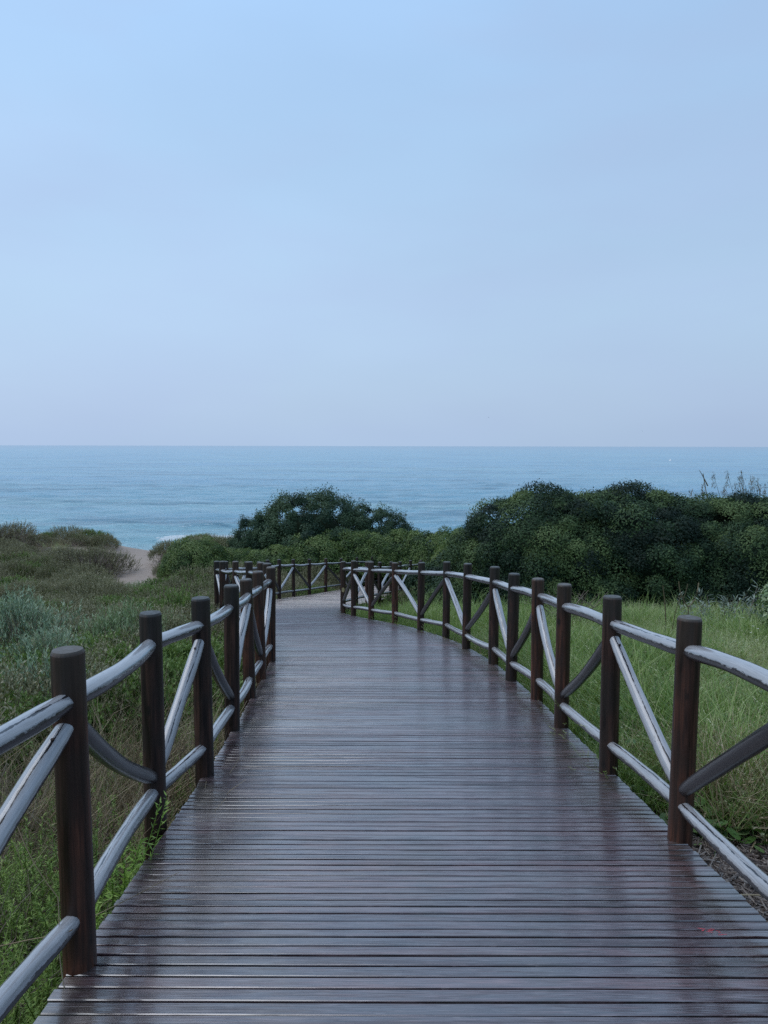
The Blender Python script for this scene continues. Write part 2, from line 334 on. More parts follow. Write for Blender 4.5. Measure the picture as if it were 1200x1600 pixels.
# ------------------------------------------------------------------ the lie of the land
def zd(Y):
    Y = np.asarray(Y, float)
    return np.where(Y < 9.2, -.117 * Y, -.117 * 9.2 - .157 * (Y - 9.2) + .02 * np.maximum(Y - 22, 0))
SEA = -7.1
rs = np.random.default_rng(5)
_w = [(rs.uniform(-1, 1, 2), rs.uniform(0, 6.28)) for _ in range(24)]
def fbm(x, y, f=1.0):
    s = 0; a = 1.
    for i, (k, p) in enumerate(_w):
        fr = f * 1.28 ** (i % 12) * .5
        k = k / np.linalg.norm(k)
        s = s + np.sin((k[0] * x + k[1] * y) * fr + p + 1.7 * np.sin(.6 * fr * (k[1] * x - k[0] * y) + p)) / (1.18 ** (i % 12)) / 8
    return s
def sst(x, a, b): t = np.clip((x - a) / (b - a), 0, 1); return t * t * (3 - 2 * t)
CX = ([-20, 0, 6, 9, 11, 12.5, 14, 15.5, 17, 19, 22, 26, 32], [.15, .17, .1, -.2, -.7, -1.15, -1.75, -2.05, -2.0, -1.75, -1.05, 0.0, 1.2])
def ground(x, y):
    x = np.asarray(x, float); y = np.asarray(y, float)
    d = x - np.interp(y, *CX)
    left = -.62 - .10 * sst(-d, 2, 5) + .18 * fbm(x, y, .9) * sst(-d, 1.3, 3)
    right = -.24 + .07 * fbm(x + 9, y, .8) * sst(d, 1.6, 3) + .012 * np.maximum(d - 2, 0)
    off = left + (right - left) * sst(d, -1.2, 1.0)
    mid = np.clip(1 - np.abs(d) / 1.15, 0, 1)
    z = zd(y) + off - .25 * sst(mid, 0, .6)
    zl = zd(22.) - .5 + (y - 22) * -.0575 + .16 * fbm(x, y, .55)
    dune = .55 * sst(-x, 14.2, 17.5) * sst(y, 30, 39) + .35 * sst(x, -12.5, -10.5) * sst(y, 30, 36)
    zl = zl + dune
    z = z + (zl - z) * sst(y, 18, 27) * sst(np.abs(d) + np.maximum(y - 27, 0) * 2, 1.6, 4)
    far = SEA + .35 - (y - 55) * .10
    t = sst(y, 43, 53)
    z = z * (1 - t) + np.maximum(far, -14) * t
    return z
def G(x, y): return float(ground(x, y))
def axis(a, b, c, fine, coarse):
    """coordinates from -c..c, fine between a and b"""
    s = [a]
    while s[-1] < b: s.append(s[-1] + fine)
    hi = [s[-1]]; st = fine
    while hi[-1] < c: st = min(st * 1.12, coarse); hi.append(hi[-1] + st)
    lo = [s[0]]; st = fine
    while lo[-1] > -c: st = min(st * 1.12, coarse); lo.append(lo[-1] - st)
    return np.array(sorted(set(lo + s + hi)))
xs = axis(-9, 9, 900, .16, 40); ys = axis(-1, 24, 60, .16, 1.0); ys = ys[ys > -40]
ys = np.concatenate([ys[ys < 62], np.array([64, 70, 80, 100])])
gx, gy = np.meshgrid(xs, ys); gz = ground(gx, gy)
gz = gz + .02 * np.sin(gx * 9.1 + 3 * np.sin(gy * 4.3)) * np.sin(gy * 8.3 + 2 * np.sin(gx * 3.1))
nx, ny = len(xs), len(ys); ii = np.arange(nx * ny).reshape(ny, nx)
F = np.stack([ii[:-1, :-1], ii[:-1, 1:], ii[1:, 1:], ii[1:, :-1]], -1).reshape(-1, 4)
def ground_material():
    m, nt, N, L, P = new_mat('soil_and_sand')
    g = N.new('ShaderNodeNewGeometry'); pos = g.outputs['Position']
    at = N.new('ShaderNodeAttribute'); at.attribute_name = 'sand'
    n1 = noise(N, L, pos, 1.6, 6, .62); n2 = noise(N, L, pos, 14, 6, .7); n3 = noise(N, L, pos, .5, 3, .5)
    soil = ramp(N, L, n2, [(.3, (.03, .021, .016)), (.5, (.06, .043, .032)), (.7, (.115, .09, .07))])
    moss = ramp(N, L, n2, [(.3, (.03, .042, .014)), (.6, (.06, .08, .025)), (.75, (.10, .11, .05))])
    c = mixc(N, L, smooth(N, L, n1, .42, .6, 0, .8), soil, moss)
    sand = ramp(N, L, n2, [(.3, (.20, .155, .125)), (.55, (.27, .215, .175)), (.75, (.33, .27, .22))])
    sand = mixc(N, L, smooth(N, L, n1, .5, .75, 0, .35), sand, (.16, .12, .09))
    k = mth(N, L, 'ADD', at.outputs['Fac'], mth(N, L, 'MULTIPLY', mth(N, L, 'SUBTRACT', n1, .5), .7))
    c = mixc(N, L, smooth(N, L, k, .4, .6), c, sand)
    L.new(c, P.inputs['Base Color']); P.inputs['Roughness'].default_value = .75
    b = bump(N, L, n2, .6, .04); b = bump(N, L, n1, .5, .12, b); L.new(b, P.inputs['Normal'])
    return m
me = np_mesh('ground', np.stack([gx, gy, gz], -1).reshape(-1, 3), F, ground_material(), smooth=True)
sand = (1 - sst(np.abs(gx + .334 * gy - .2 * np.sin(gy * .5)), .7, 1.7)) * sst(gy, 25, 28.5)
sand = np.maximum(sand, .75 * sst(gy, 30, 34) * (gx < -11) * (fbm(gx, gy, 1.3) > .0))
sand = np.maximum(sand, sst(gy, 43, 46))
a = me.attributes.new('sand', 'FLOAT', 'POINT'); a.data.foreach_set('value', sand.astype(np.float32).ravel())
tag(link('ground', me), kind='structure')

# ------------------------------------------------------------------ sea
def sea():
    ys = [46.]
    while ys[-1] < 120: ys.append(ys[-1] + .22)
    st = .22
    while ys[-1] < 80000: st *= 1.045; ys.append(ys[-1] + st)
    ys = np.array(ys); nx = 300
    t = np.linspace(-1, 1, nx); t = np.sign(t) * (np.abs(t) ** 1.3)
    gy = np.repeat(ys[:, None], nx, 1); gx = t[None, :] * (70 + 1.5 * gy)
    rg = np.random.default_rng(3); z = np.zeros_like(gx)
    fade = np.clip(1 - (gy - 60) / 500, 0, 1) ** 2
    for lam, amp, n in ((9, .07, 4), (4.2, .05, 6), (2.0, .022, 6)):
        for _ in range(n):
            th = rg.normal(0, .38); k = 2 * np.pi / (lam * rg.uniform(.75, 1.3)); p = rg.uniform(0, 6.28)
            ph = k * (gx * math.sin(th) + gy * math.cos(th)) + p + .8 * np.sin(gx * .11 + p * 3)
            cut = np.clip((lam * 60 - gy) / (lam * 25), 0, 1)
            z += amp / math.sqrt(n) * np.sin(ph) * cut * 1.3
    # low breakers coming in
    foam = np.zeros_like(gx)
    for y0, h, w, s in ((61.5, .42, .9, 1), (67.5, .5, 1.3, 2), (77, .34, 1.8, 3)):
        c = y0 + 1.1 * np.sin(gx * .13 + s) + .5 * np.sin(gx * .37 + 2 * s)
        env = np.clip(.55 + .6 * np.sin(gx * .17 + s * 1.9) + .35 * np.sin(gx * .41 + s), 0, 1)
        u = (gy - c); prof = np.where(u < 0, np.exp(-(u / (w * .45)) ** 2), np.exp(-(u / (w * 1.4)) ** 2))
        z += h * env * prof
        foam = np.maximum(foam, sst(env, .45, .8) * np.exp(-((u + .35) / .6) ** 2) * (1.15 if s != 3 else .5))
    shore = 58.5 + .5 * np.sin(gx * .21) + .3 * np.sin(gx * .6 + 1)
    foam = np.maximum(foam, .8 * np.exp(-((gy - shore - .6) / .9) ** 2))
    V = np.stack([gx, gy, SEA + z], -1).reshape(-1, 3)
    ny = len(ys); ii = np.arange(nx * ny).reshape(ny, nx)
    F = np.stack([ii[:-1, :-1], ii[:-1, 1:], ii[1:, 1:], ii[1:, :-1]], -1).reshape(-1, 4)
    m, nt, N, L, P = new_mat('sea_water')
    g = N.new('ShaderNodeNewGeometry'); pos = g.outputs['Position']
    at = N.new('ShaderNodeAttribute'); at.attribute_name = 'foam'
    sp = N.new('ShaderNodeSeparateXYZ'); L.new(pos, sp.inputs[0])
    big = noise(N, L, pos, 1.0, 5, .55, (.006, .02, 0)); med = noise(N, L, pos, 1.0, 12, .74, (.02, .085, 0), .3)
    sml = noise(N, L, pos, 1.0, 5, .6, (.9, 2.6, 0), .3)
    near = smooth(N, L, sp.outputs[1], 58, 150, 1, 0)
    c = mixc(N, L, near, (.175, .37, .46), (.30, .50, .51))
    c = mixc(N, L, smooth(N, L, big, .35, .65, 0, .7), c, (.11, .29, .44))
    c = mixc(N, L, smooth(N, L, med, .48, .60, 0, .8), c, (.07, .19, .27))
    c = mixc(N, L, smooth(N, L, sml, .5, .62, 0, .4), c, (.09, .20, .25))
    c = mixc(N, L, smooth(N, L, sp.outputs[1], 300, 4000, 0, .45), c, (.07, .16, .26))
    fb = noise(N, L, pos, 1.0, 7, .7, (1.2, 3.0, 0), .5)
    f = smooth(N, L, mth(N, L, 'ADD', at.outputs['Fac'], mth(N, L, 'MULTIPLY', mth(N, L, 'SUBTRACT', fb, .5), 2.6)), .62, .9)
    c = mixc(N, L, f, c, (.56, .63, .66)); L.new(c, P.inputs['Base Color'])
    L.new(mth(N, L, 'ADD', mth(N, L, 'MULTIPLY', f, .6), .18), P.inputs['Roughness']); P.inputs['IOR'].default_value = 1.33
    b = bump(N, L, med, .9, 1.4); b = bump(N, L, sml, .9, .2, b); L.new(b, P.inputs['Normal'])
    me = np_mesh('sea', V, F, m, smooth=True)
    a = me.attributes.new('foam', 'FLOAT', 'POINT'); a.data.foreach_set('value', foam.astype(np.float32).ravel())
    tag(link('sea', me), kind='structure')
sea()

# ------------------------------------------------------------------ boardwalk
def resample(P, step=None, n=None):
    P = np.array(P, float); d = np.r_[0, np.cumsum(np.linalg.norm(np.diff(P, axis=0), axis=1))]
    # smooth with catmull-rom
    m = len(P); out = []; s = np.linspace(0, d[-1], n)
    for q in s:
        i = min(max(np.searchsorted(d, q) - 1, 0), m - 2); t = (q - d[i]) / (d[i + 1] - d[i])
        p0, p1, p2, p3 = P[max(i - 1, 0)], P[i], P[i + 1], P[min(i + 2, m - 1)]
        out.append(.5 * ((2 * p1) + (p2 - p0) * t + (2 * p0 - 5 * p1 + 4 * p2 - p3) * t * t + (3 * p1 - p0 - 3 * p2 + p3) * t ** 3))
    return np.array(out)
# paired edge points (left x, left y, right x, right y)
PAIRS = [(-1.0, -1.2, 1.34, -1.2), (-1.0, 0, 1.36, 0), (-1.0, 1.98, 1.40, 1.98), (-1.02, 3.3, 1.37, 3.3), (-1.05, 4.6, 1.34, 4.6), (-1.12, 6.1, 1.30, 6.1), (-1.23, 7.8, 1.19, 7.85),
         (-1.44, 9.0, .98, 9.15), (-1.73, 10.1, .72, 10.45), (-2.12, 11.1, .30, 11.9), (-2.60, 12.15, -.28, 13.2), (-3.02, 13.25, -.72, 14.3),
         (-3.27, 14.7, -.92, 15.3), (-3.33, 16.2, -.88, 16.3), (-3.24, 17.7, -.70, 17.4), (-3.04, 19.3, -.38, 18.75), (-2.70, 21.1, -.02, 20.3), (-2.24, 22.8, .42, 22.1),
         (-1.7, 24.6, .95, 24.0), (-1.0, 26.6, 1.6, 26.0), (-.1, 28.7, 2.4, 28.0), (1.2, 31, 3.5, 30.0)]
PITCHP = .0533
mid = np.array([((a + c) / 2, (b + d) / 2) for a, b, c, d in PAIRS]); LEN = np.linalg.norm(np.diff(mid, axis=0), axis=1).sum()
NPL = int(LEN / PITCHP)
ED = resample(PAIRS, n=NPL + 1)
walk = empty('boardwalk', (0, 0, 0)); tag(walk, 'wet brown plank boardwalk curving down towards the sea', kind='structure')
rg = np.random.default_rng(11)
def plank_geom(i):
    a0, a1 = ED[i, :2], ED[i + 1, :2]; b0, b1 = ED[i, 2:], ED[i + 1, 2:]
    gap = .0042 + .0016 * rg.random()
    def P(e, f, t): return e + (f - e) * t
    ext0, ext1 = rg.uniform(.0, .012), rg.uniform(.0, .012)
    w = np.linalg.norm((a1 + b1 - a0 - b0) / 2); tl = gap / w
    A0, A1 = P(a0, a1, tl), P(a0, a1, 1 - tl); B0, B1 = P(b0, b1, tl), P(b0, b1, 1 - tl)
    ux = nrm(B0 - A0); A0 = A0 - ux * ext0; A1 = A1 - ux * ext0; B0 = B0 + ux * ext1; B1 = B1 + ux * ext1
    h = rg.normal(0, .0006); tilt = rg.normal(0, .0006); roll_ = rg.normal(0, .0008)
    ns = 7; V = []; s = np.linspace(0, 1, ns)
    wob = rg.normal(0, .0008, ns); wz = rg.normal(0, .0006, ns)
    prof = [(0, -.028), (0, -.0028), (.06, 0.0), (.94, 0.0), (1, -.0028), (1, -.028)]
    UV = []
    Ll = np.linalg.norm(B0 - A0)
    for j, t in enumerate(s):
        p0 = A0 + (B0 - A0) * t; p1 = A1 + (B1 - A1) * t
        for (c, z) in prof:
            q = p0 + (p1 - p0) * c
            zz = float(zd(q[1])) + z + h + tilt * (c - .5) * 2 + roll_ * (t - .5) * 2 + wz[j]
            V.append((q[0], q[1] + wob[j], zz)); UV.append((t * Ll + i * 3.37, (i + .5) * .06 + (c - .5) * .045))
    k = len(prof); F = []; 
    for j in range(ns - 1):
        for q in range(k):
            a = j * k + q; b = j * k + (q + 1) % k
            F.append((a, b, b + k, a + k))
    UV = np.array(UV); F = np.array(F)
    # ends
    e0 = [(0, 5, 4, 1), (1, 4, 3, 2)]; o = (ns - 1) * k; e1 = [(o, o + 1, o + 4, o + 5), (o + 1, o + 2, o + 3, o + 4)]
    F = np.concatenate([F, np.array(e0), np.array(e1)])
    edge = np.repeat(np.clip(1 - np.minimum(s, 1 - s) * Ll / .35, 0, 1), k)
    return np.array(V), F, UV[F.reshape(-1)], edge
def add_edge(me, edge):
    a = me.attributes.new('edge', 'FLOAT', 'POINT'); a.data.foreach_set('value', np.asarray(edge, np.float32))
first = int(np.searchsorted((ED[:-1, 1] + ED[:-1, 3]) / 2, 1.88))
rest = []
for i in range(NPL):
    V, F, UV, edge = plank_geom(i)
    if first <= i < first + 300:
        me = np_mesh('plank', V, F, M_DECK, uv=UV); add_edge(me, edge); link('plank', me, walk)
    else: rest.append((V, F, UV, edge))
for nm, sel in (('far_planks', rest),):
    Vs, Fs, o = [], [], 0
    for V, F, UV, e in sel: Vs.append(V); Fs.append(F + o); o += len(V)
    me = np_mesh(nm, np.concatenate(Vs), np.concatenate(Fs), M_DECK, uv=np.concatenate([r[2] for r in sel])); add_edge(me, np.concatenate([r[3] for r in sel]))
    tag(link(nm, me, walk), kind='stuff')
# joists under the planks, three lines
ED2 = ED[::6]
for t in (.025, .5, .975):
    C = ED2[:, :2] * (1 - t) + ED2[:, 2:] * t; T = nrm(np.gradient(C, axis=0)); S = np.stack([T[:, 1], -T[:, 0]], 1) * .035
    z = zd(C[:, 1]) - .031
    a = np.column_stack([C - S, z]); b = np.column_stack([C + S, z]); c = b - [0, 0, .15]; d = a - [0, 0, .15]
    V = np.stack([a, b, c, d], 1).reshape(-1, 3); n = len(C); ii = np.arange(n * 4).reshape(n, 4)
    F = np.concatenate([np.stack([ii[:-1, q], ii[:-1, (q + 1) % 4], ii[1:, (q + 1) % 4], ii[1:, q]], -1) for q in range(4)])
    link('joist', np_mesh('joist', V, F, M_BEAM), walk)
# a red paint mark on the near right planks: short strokes, each lying just above the plank
pv, pf = [], []
rg2 = np.random.default_rng(4)
for k in range(16):
    x = 1.165 + rg2.normal(0, .02); y = 2.475 + rg2.normal(0, .013); an = rg2.uniform(-.7, .7); l = rg2.uniform(.006, .022); w = .0022
    dx, dy = math.cos(an) * l / 2, math.sin(an) * l / 2; sx_, sy_ = -math.sin(an) * w / 2, math.cos(an) * w / 2
    b = len(pv)
    for (px, py) in ((x - dx - sx_, y - dy - sy_), (x + dx - sx_, y + dy - sy_), (x + dx + sx_, y + dy + sy_), (x - dx + sx_, y - dy + sy_)):
        pv.append((px, py, float(zd(py)) + .0045))
    pf.append((b, b + 1, b + 2, b + 3))
link('paint_mark', np_mesh('paint_mark', pv, pf, M_RED), walk)

# ------------------------------------------------------------------ railings
def post_mesh(seed):
    rg = np.random.default_rng(seed); n = 24; an = np.arange(n) * 2 * np.pi / n
    rad = .053 + .0015 * np.sin(2 * an + seed) + .001 * np.sin(3 * an + seed * 2)
    lev = [(-1.0, 1.02), (-.2, 1.01), (.3, 1.0), (.7, .995), (1.02, .987), (1.031, .985), (1.034, .98), (1.045, .88), (1.0455, .5)]
    V = []
    for z, s in lev:
        V += [(rad[i] * s * math.cos(an[i]) + .002 * math.sin(z * 3 + seed), rad[i] * s * math.sin(an[i]), z) for i in range(n)]
    F = [(j * n + i, j * n + (i + 1) % n, (j + 1) * n + (i + 1) % n, (j + 1) * n + i) for j in range(len(lev) - 1) for i in range(n)]
    o = (len(lev) - 1) * n; V.append((0, 0, 1.0462)); c = len(V) - 1
    F += [(o + i, o + i + 1, o + (i + 2) % n, c) for i in range(0, n, 2)]
    me = np_mesh('post', V, np.array(F), M_POST, smooth=True)
    sm = np.ones(len(F), bool); sm[5 * n:] = False; me.polygons.foreach_set('use_smooth', sm)
    return me
POSTS = [post_mesh(s) for s in range(6)]
def log_mesh(a, b, r, seed, bow=.01, taper=.85, shade_shift=0., sag=0.):
    rg = np.random.default_rng(seed); a = np.array(a, float); b = np.array(b, float); n, k = 18, 15
    T = nrm(b - a); Ln = np.linalg.norm(b - a); up = np.array([0, 0, 1.]); U = nrm(up - T * T[2]); S = np.cross(T, U)
    t = np.linspace(0, 1, k); bz, bs = rg.normal(0, bow) - sag, rg.normal(0, bow)
    C = a + (b - a) * t[:, None] + U * (np.sin(np.pi * t) * bz)[:, None] + S * (np.sin(np.pi * t) * bs)[:, None]
    lump = 1 + .03 * np.sin(t * 7 + seed) + .02 * np.sin(t * 17 + seed * 2)
    e = np.minimum(t, 1 - t) * Ln
    rr = r * lump * (taper + (1 - taper) * np.clip((e - .05) / .06, 0, 1)) * (1 + rg.uniform(-.05, .05) * (t - .5))
    V, UV = [], []
    for j in range(k):
        for i in range(n + 1):
            u = i / n; an = (u - .5) * 2 * np.pi
            q = 1 + .025 * math.sin(3 * an + seed) + .02 * math.sin(5 * an + seed * 1.3)
            V.append(C[j] + rr[j] * q * (U * math.cos(an) + S * math.sin(an))); UV.append((u, t[j] * Ln))
    F = np.array([(j * (n + 1) + i, j * (n + 1) + i + 1, (j + 1) * (n + 1) + i + 1, (j + 1) * (n + 1) + i) for j in range(k - 1) for i in range(n)])
    UV = np.array(UV)
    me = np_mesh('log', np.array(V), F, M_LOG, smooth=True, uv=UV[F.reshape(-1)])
    wt = me.attributes.new('shade_shift', 'FLOAT', 'POINT'); wt.data.foreach_set('value', np.full(len(V), shade_shift, np.float32)); return me
nail_me = None
def nail_mesh():
    n = 6; V = [(.006 * math.cos(i * math.pi / 3), .006 * math.sin(i * math.pi / 3), z) for z in (-.004, .004) for i in range(n)]
    F = [(i, (i + 1) % n, n + (i + 1) % n, n + i) for i in range(n)] + [(6, 7, 8, 9), (6, 9, 10, 11)]
    return np_mesh('nail', V, np.array(F), M_NAIL)
nail_me = nail_mesh()
def railing(name, pts, first_top, label, seed, hoff=0.0):
    """pts: (x, y[, z offset of the rail set]); braces run top-bottom-top between posts"""
    root = empty(name, (pts[0][0], pts[0][1], float(zd(pts[0][1])))); tag(root, label, 'railing', 'log railings of the boardwalk')
    o = np.array(root.location)
    W = [np.array((p[0], p[1], float(zd(p[1])))) for p in pts]
    rg = np.random.default_rng(seed)
    for i, w in enumerate(W):
        ob = link('post', POSTS[(i * 5 + seed) % 6], root, Vector(w - o + np.array((0, 0, rg.normal(0, .008)))))
        ob.rotation_euler = (rg.normal(0, .010), rg.normal(0, .010), rg.uniform(0, 6.28))
        if len(pts[i]) > 2: ob.scale = (1, 1, 1 + pts[i][2])
    T = lambda i: W[i] + np.array((0, 0, .885 + (pts[i][2] if len(pts[i]) > 2 else 0)))
    B = lambda i: W[i] + np.array((0, 0, .165))
    top = first_top
    for i in range(len(W) - 1):
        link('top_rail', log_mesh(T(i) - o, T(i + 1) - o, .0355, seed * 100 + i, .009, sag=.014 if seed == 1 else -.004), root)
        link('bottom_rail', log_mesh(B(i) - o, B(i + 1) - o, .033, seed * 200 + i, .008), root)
        ax = nrm(W[i + 1] - W[i])
        if top: a, b = T(i) + [0, 0, -.075], B(i + 1) + [0, 0, .075]
        else: a, b = B(i) + [0, 0, .075], T(i + 1) + [0, 0, -.075]
        a = a + ax * .02; b = b - ax * .02
        br = link('brace', log_mesh(a - o, b - o, .034, seed * 300 + i, .014, sag=(.03 if (seed == 1 and i == 2) else .006) if top else 0., shade_shift=.19 if top else -.03), root)  # top-first braces coloured darker, standing in for their shaded undersides
        if i < 7:
            p, q = (a, b) if top else (b, a); s = nrm(q - p); U = nrm(np.array((0, 0, 1.)) - s * s[2])
            nl = link('nail', nail_me, br); nl.location = Vector(p - o + s * .10 + U * .0335)
            nl.rotation_euler = Vector(U).to_track_quat('Z', 'Y').to_euler()
        top = not top
    return root
LP = [(-1.0, -.15), (-1.0, 1.12), (-.99, 2.27), (-1.10, 3.42), (-1.04, 4.15), (-1.08, 5.12), (-1.14, 6.14), (-1.18, 6.95), (-1.235, 7.93), (-1.43, 8.9), (-1.66, 9.85), (-1.98, 10.75), (-2.38, 11.7),
      (-2.78, 12.55), (-3.06, 13.4), (-3.22, 14.35), (-3.32, 15.35), (-3.32, 16.35), (-3.26, 17.4), (-3.16, 18.4), (-3.06, 19.3, .03), (-2.90, 20.2, .05), (-2.66, 21.5, .06), (-2.32, 22.7, .06), (-1.92, 24.1, .06), (-1.48, 25.5, .05),
      (-.98, 26.8, .05), (-.45, 28.0, .05), (.1, 29.1, .05), (.75, 30.2, .05)]
RP = [(1.36, .05), (1.36, 1.2), (1.35, 2.34), (1.365, 3.26), (1.33, 4.22), (1.29, 5.21), (1.30, 6.11), (1.215, 6.89), (1.18, 7.78), (1.0, 8.82), (.865, 10.1), (.555, 10.97),
      (.19, 12.35), (-.23, 13.2), (-.58, 13.95), (-.82, 14.75), (-.90, 15.9), (-.66, 17.3), (-.42, 18.5), (-.12, 19.8), (.2, 21.1), (.50, 22.4), (.85, 23.8), (1.25, 25.1), (1.75, 26.5), (2.35, 27.9)]
lrail = railing('railing', LP, True, 'log railing with crossed braces along the left edge of the boardwalk', 1)
rrail = railing('railing', RP, True, 'log railing along the right edge of the boardwalk, beside the grassy meadow', 2)
# pale oval knot on the post at the bend
kp = RP[15]; an = np.arange(12) * 2 * np.pi / 12
V = [(.03 * math.cos(q), -.004 - .0 * abs(math.cos(q)), .05 * math.sin(q)) for q in an] + [(.03 * math.cos(q), .03, .05 * math.sin(q)) for q in an]
F = [(i, (i + 1) % 12, 12 + (i + 1) % 12, 12 + i) for i in range(12)] + [(0, 1, 2, 3), (0, 3, 4, 5), (0, 5, 6, 7), (0, 7, 8, 9), (0, 9, 10, 11)]
kn = link('knot', np_mesh('knot', V, np.array(F), M_KNOT), rrail)
kn.location = Vector((kp[0], kp[1] - .055, float(zd(kp[1])) + .48)) - rrail.location

# ------------------------------------------------------------------ vegetation kits
def bush_mesh(name, seed, w, dp, h, nclump, nleaf, ll, lw, mat, rc=(.22, .5), low=-.25, spiky=0., core=.72):
    """crown of leaf clumps spread over a lumpy dome, plus a darker woody inside; base at z = 0"""
    rg = np.random.default_rng(seed)
    n = nclump; fi = np.arange(n) + .5; zz = 1 - fi / n * (1 - low); th = fi * 2.39996 + seed
    D = nrm(np.stack([np.sqrt(1 - zz ** 2) * np.cos(th), np.sqrt(1 - zz ** 2) * np.sin(th), zz], 1) + rg.normal(0, .06, (n, 3)))
    ax = np.array([w, dp, h * .62]); c0 = np.array([0, 0, h * .40])
    lumps = rnd_dirs(rg, 9); amp = rg.uniform(-.13, .17, 9)
    def rad(d): return 1 + (np.exp(-((d[:, None, :] - lumps[None]) ** 2).sum(-1) / .22) * amp).sum(1)
    R_ = rg.uniform(rc[0], rc[1], n)
    C = c0 + D * ax * rad(D)[:, None] - D * R_[:, None] * rg.uniform(.15, 1.0, n)[:, None]
    k = rg.integers(0, n, nleaf) if False else np.repeat(np.arange(n), nleaf // n + 1)[:nleaf]
    d = nrm(D[k] * .75 + np.array([0, 0, .35]) + rnd_dirs(rg, nleaf) * .95)
    P = C[k] + d * (R_[k] * rg.uniform(.55, 1.03, nleaf) ** .45)[:, None]
    if spiky: P = P + D[k] * (rg.random(nleaf) ** 6 * spiky)[:, None]
    keep = P[:, 2] > -.05; P, d, k = P[keep], d[keep], k[keep]; n2 = len(P)
    q_ = rnd_dirs(rg, n2); la = nrm(np.cross(d, q_) + rnd_dirs(rg, n2) * (.75 if spiky > .3 else .38) + d * .25); s = nrm(np.cross(la, d + rnd_dirs(rg, n2) * .28))
    V1, F1 = leaf_quads(P, la, s, ll * rg.uniform(.6, 1.35, n2), lw * rg.uniform(.7, 1.3, n2))
    # woody inside
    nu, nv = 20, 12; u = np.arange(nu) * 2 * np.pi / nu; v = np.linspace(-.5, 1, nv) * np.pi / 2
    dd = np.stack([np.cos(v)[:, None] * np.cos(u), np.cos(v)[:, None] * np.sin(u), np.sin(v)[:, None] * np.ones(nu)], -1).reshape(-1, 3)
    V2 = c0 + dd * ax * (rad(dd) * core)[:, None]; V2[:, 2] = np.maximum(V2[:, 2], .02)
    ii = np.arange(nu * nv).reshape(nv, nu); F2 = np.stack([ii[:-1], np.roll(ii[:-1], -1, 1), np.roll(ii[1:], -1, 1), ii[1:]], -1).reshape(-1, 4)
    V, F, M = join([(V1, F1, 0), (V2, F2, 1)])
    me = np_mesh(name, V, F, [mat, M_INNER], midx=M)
    tn = rg.normal(0, .17, n); tv = np.concatenate([np.repeat(tn[k], 4), np.zeros(len(V2))]); ta = me.attributes.new('tint', 'FLOAT', 'POINT'); ta.data.foreach_set('value', tv.astype(np.float32))
    # limbs
    nl = 9; t = np.linspace(0, 1, 5); base = rg.normal(0, .12, (nl, 3)) * [1, 1, 0]; ti = c0 + nrm(rg.normal(size=(nl, 3)) * [1, 1, .4] + [0, 0, .35]) * ax * .93
    pth = base[:, None] * (1 - t)[None, :, None] + ti[:, None] * t[None, :, None] + (np.sin(t * np.pi)[None, :, None] * rg.normal(0, .12 * w, (nl, 1, 3)))
    pth[..., 2] = np.maximum(pth[..., 2], 0) ; pth[:, 0, 2] = -.1
    V3, F3 = tubes(pth, np.repeat((.05 * (1 - t * .8))[None], nl, 0) * h / 2.5 * 1.2, 5)
    return me, np_mesh(name + '_stems', V3, F3, M_BARK, smooth=True)
def place(name, kit, x, y, label, cat, group=None, s=1., rot=0., sz=None, dz=0.):
    cme, tme = kit
    root = empty(name, (x, y, G(x, y) - .04 + dz)); tag(root, label, cat, group)
    root.rotation_euler = (0, 0, rot); root.scale = (s, s, (sz or s))
    link('crown', cme, root); link('trunk', tme, root); return root
def sprig_kit(name, seed, w, h, nspr, ll, lw, mat, stem_h=.16, nl=16, up=.8, tip=.0):
    rg = np.random.default_rng(seed)
    D = rnd_dirs(rg, nspr * 3); D = D[D[:, 2] > .02][:nspr]; n = len(D)
    lump = 1 + .16 * np.sin(D[:, 0] * 5 + seed) * np.sin(D[:, 1] * 4 + seed * 2) + rg.uniform(-.15, .05, n)
    base = D * np.array([w, w, h]) * lump[:, None] * .85
    sd = nrm(D * .6 + np.array([0, 0, up]) + rg.normal(0, .22, (n, 3))); sl = stem_h * rg.uniform(.6, 1.25, n)
    t = np.linspace(.05, 1, nl); P = base[:, None] + sd[:, None] * (sl[:, None] * t)[..., None]
    P = P.reshape(-1, 3); sdr = np.repeat(sd, nl, 0); m = len(P)
    la = nrm(sdr * .9 + rnd_dirs(rg, m) * .75); s = nrm(np.cross(la, rnd_dirs(rg, m)))
    V1, F1 = leaf_quads(P, la, s, ll * rg.uniform(.6, 1.2, m), lw * rg.uniform(.8, 1.2, m))
    tv = np.repeat(np.tile(t * .42 - .28, n), 4)
    t2 = np.linspace(0, 1, 4); org = rg.normal(0, .05, (n, 3)) * [1, 1, .2]
    pth = org[:, None] * (1 - t2)[None, :, None] + (base + sd * sl[:, None] * .8)[:, None] * t2[None, :, None]
    V2, F2 = tubes(pth, np.repeat((.004 * (1 - t2 * .7))[None], n, 0), 3)
    me = np_mesh(name, V1, F1, mat); ta = me.attributes.new('tint', 'FLOAT', 'POINT'); ta.data.foreach_set('value', tv.astype(np.float32))
    return me, np_mesh(name + '_stems', V2, F2, M_TWIG)
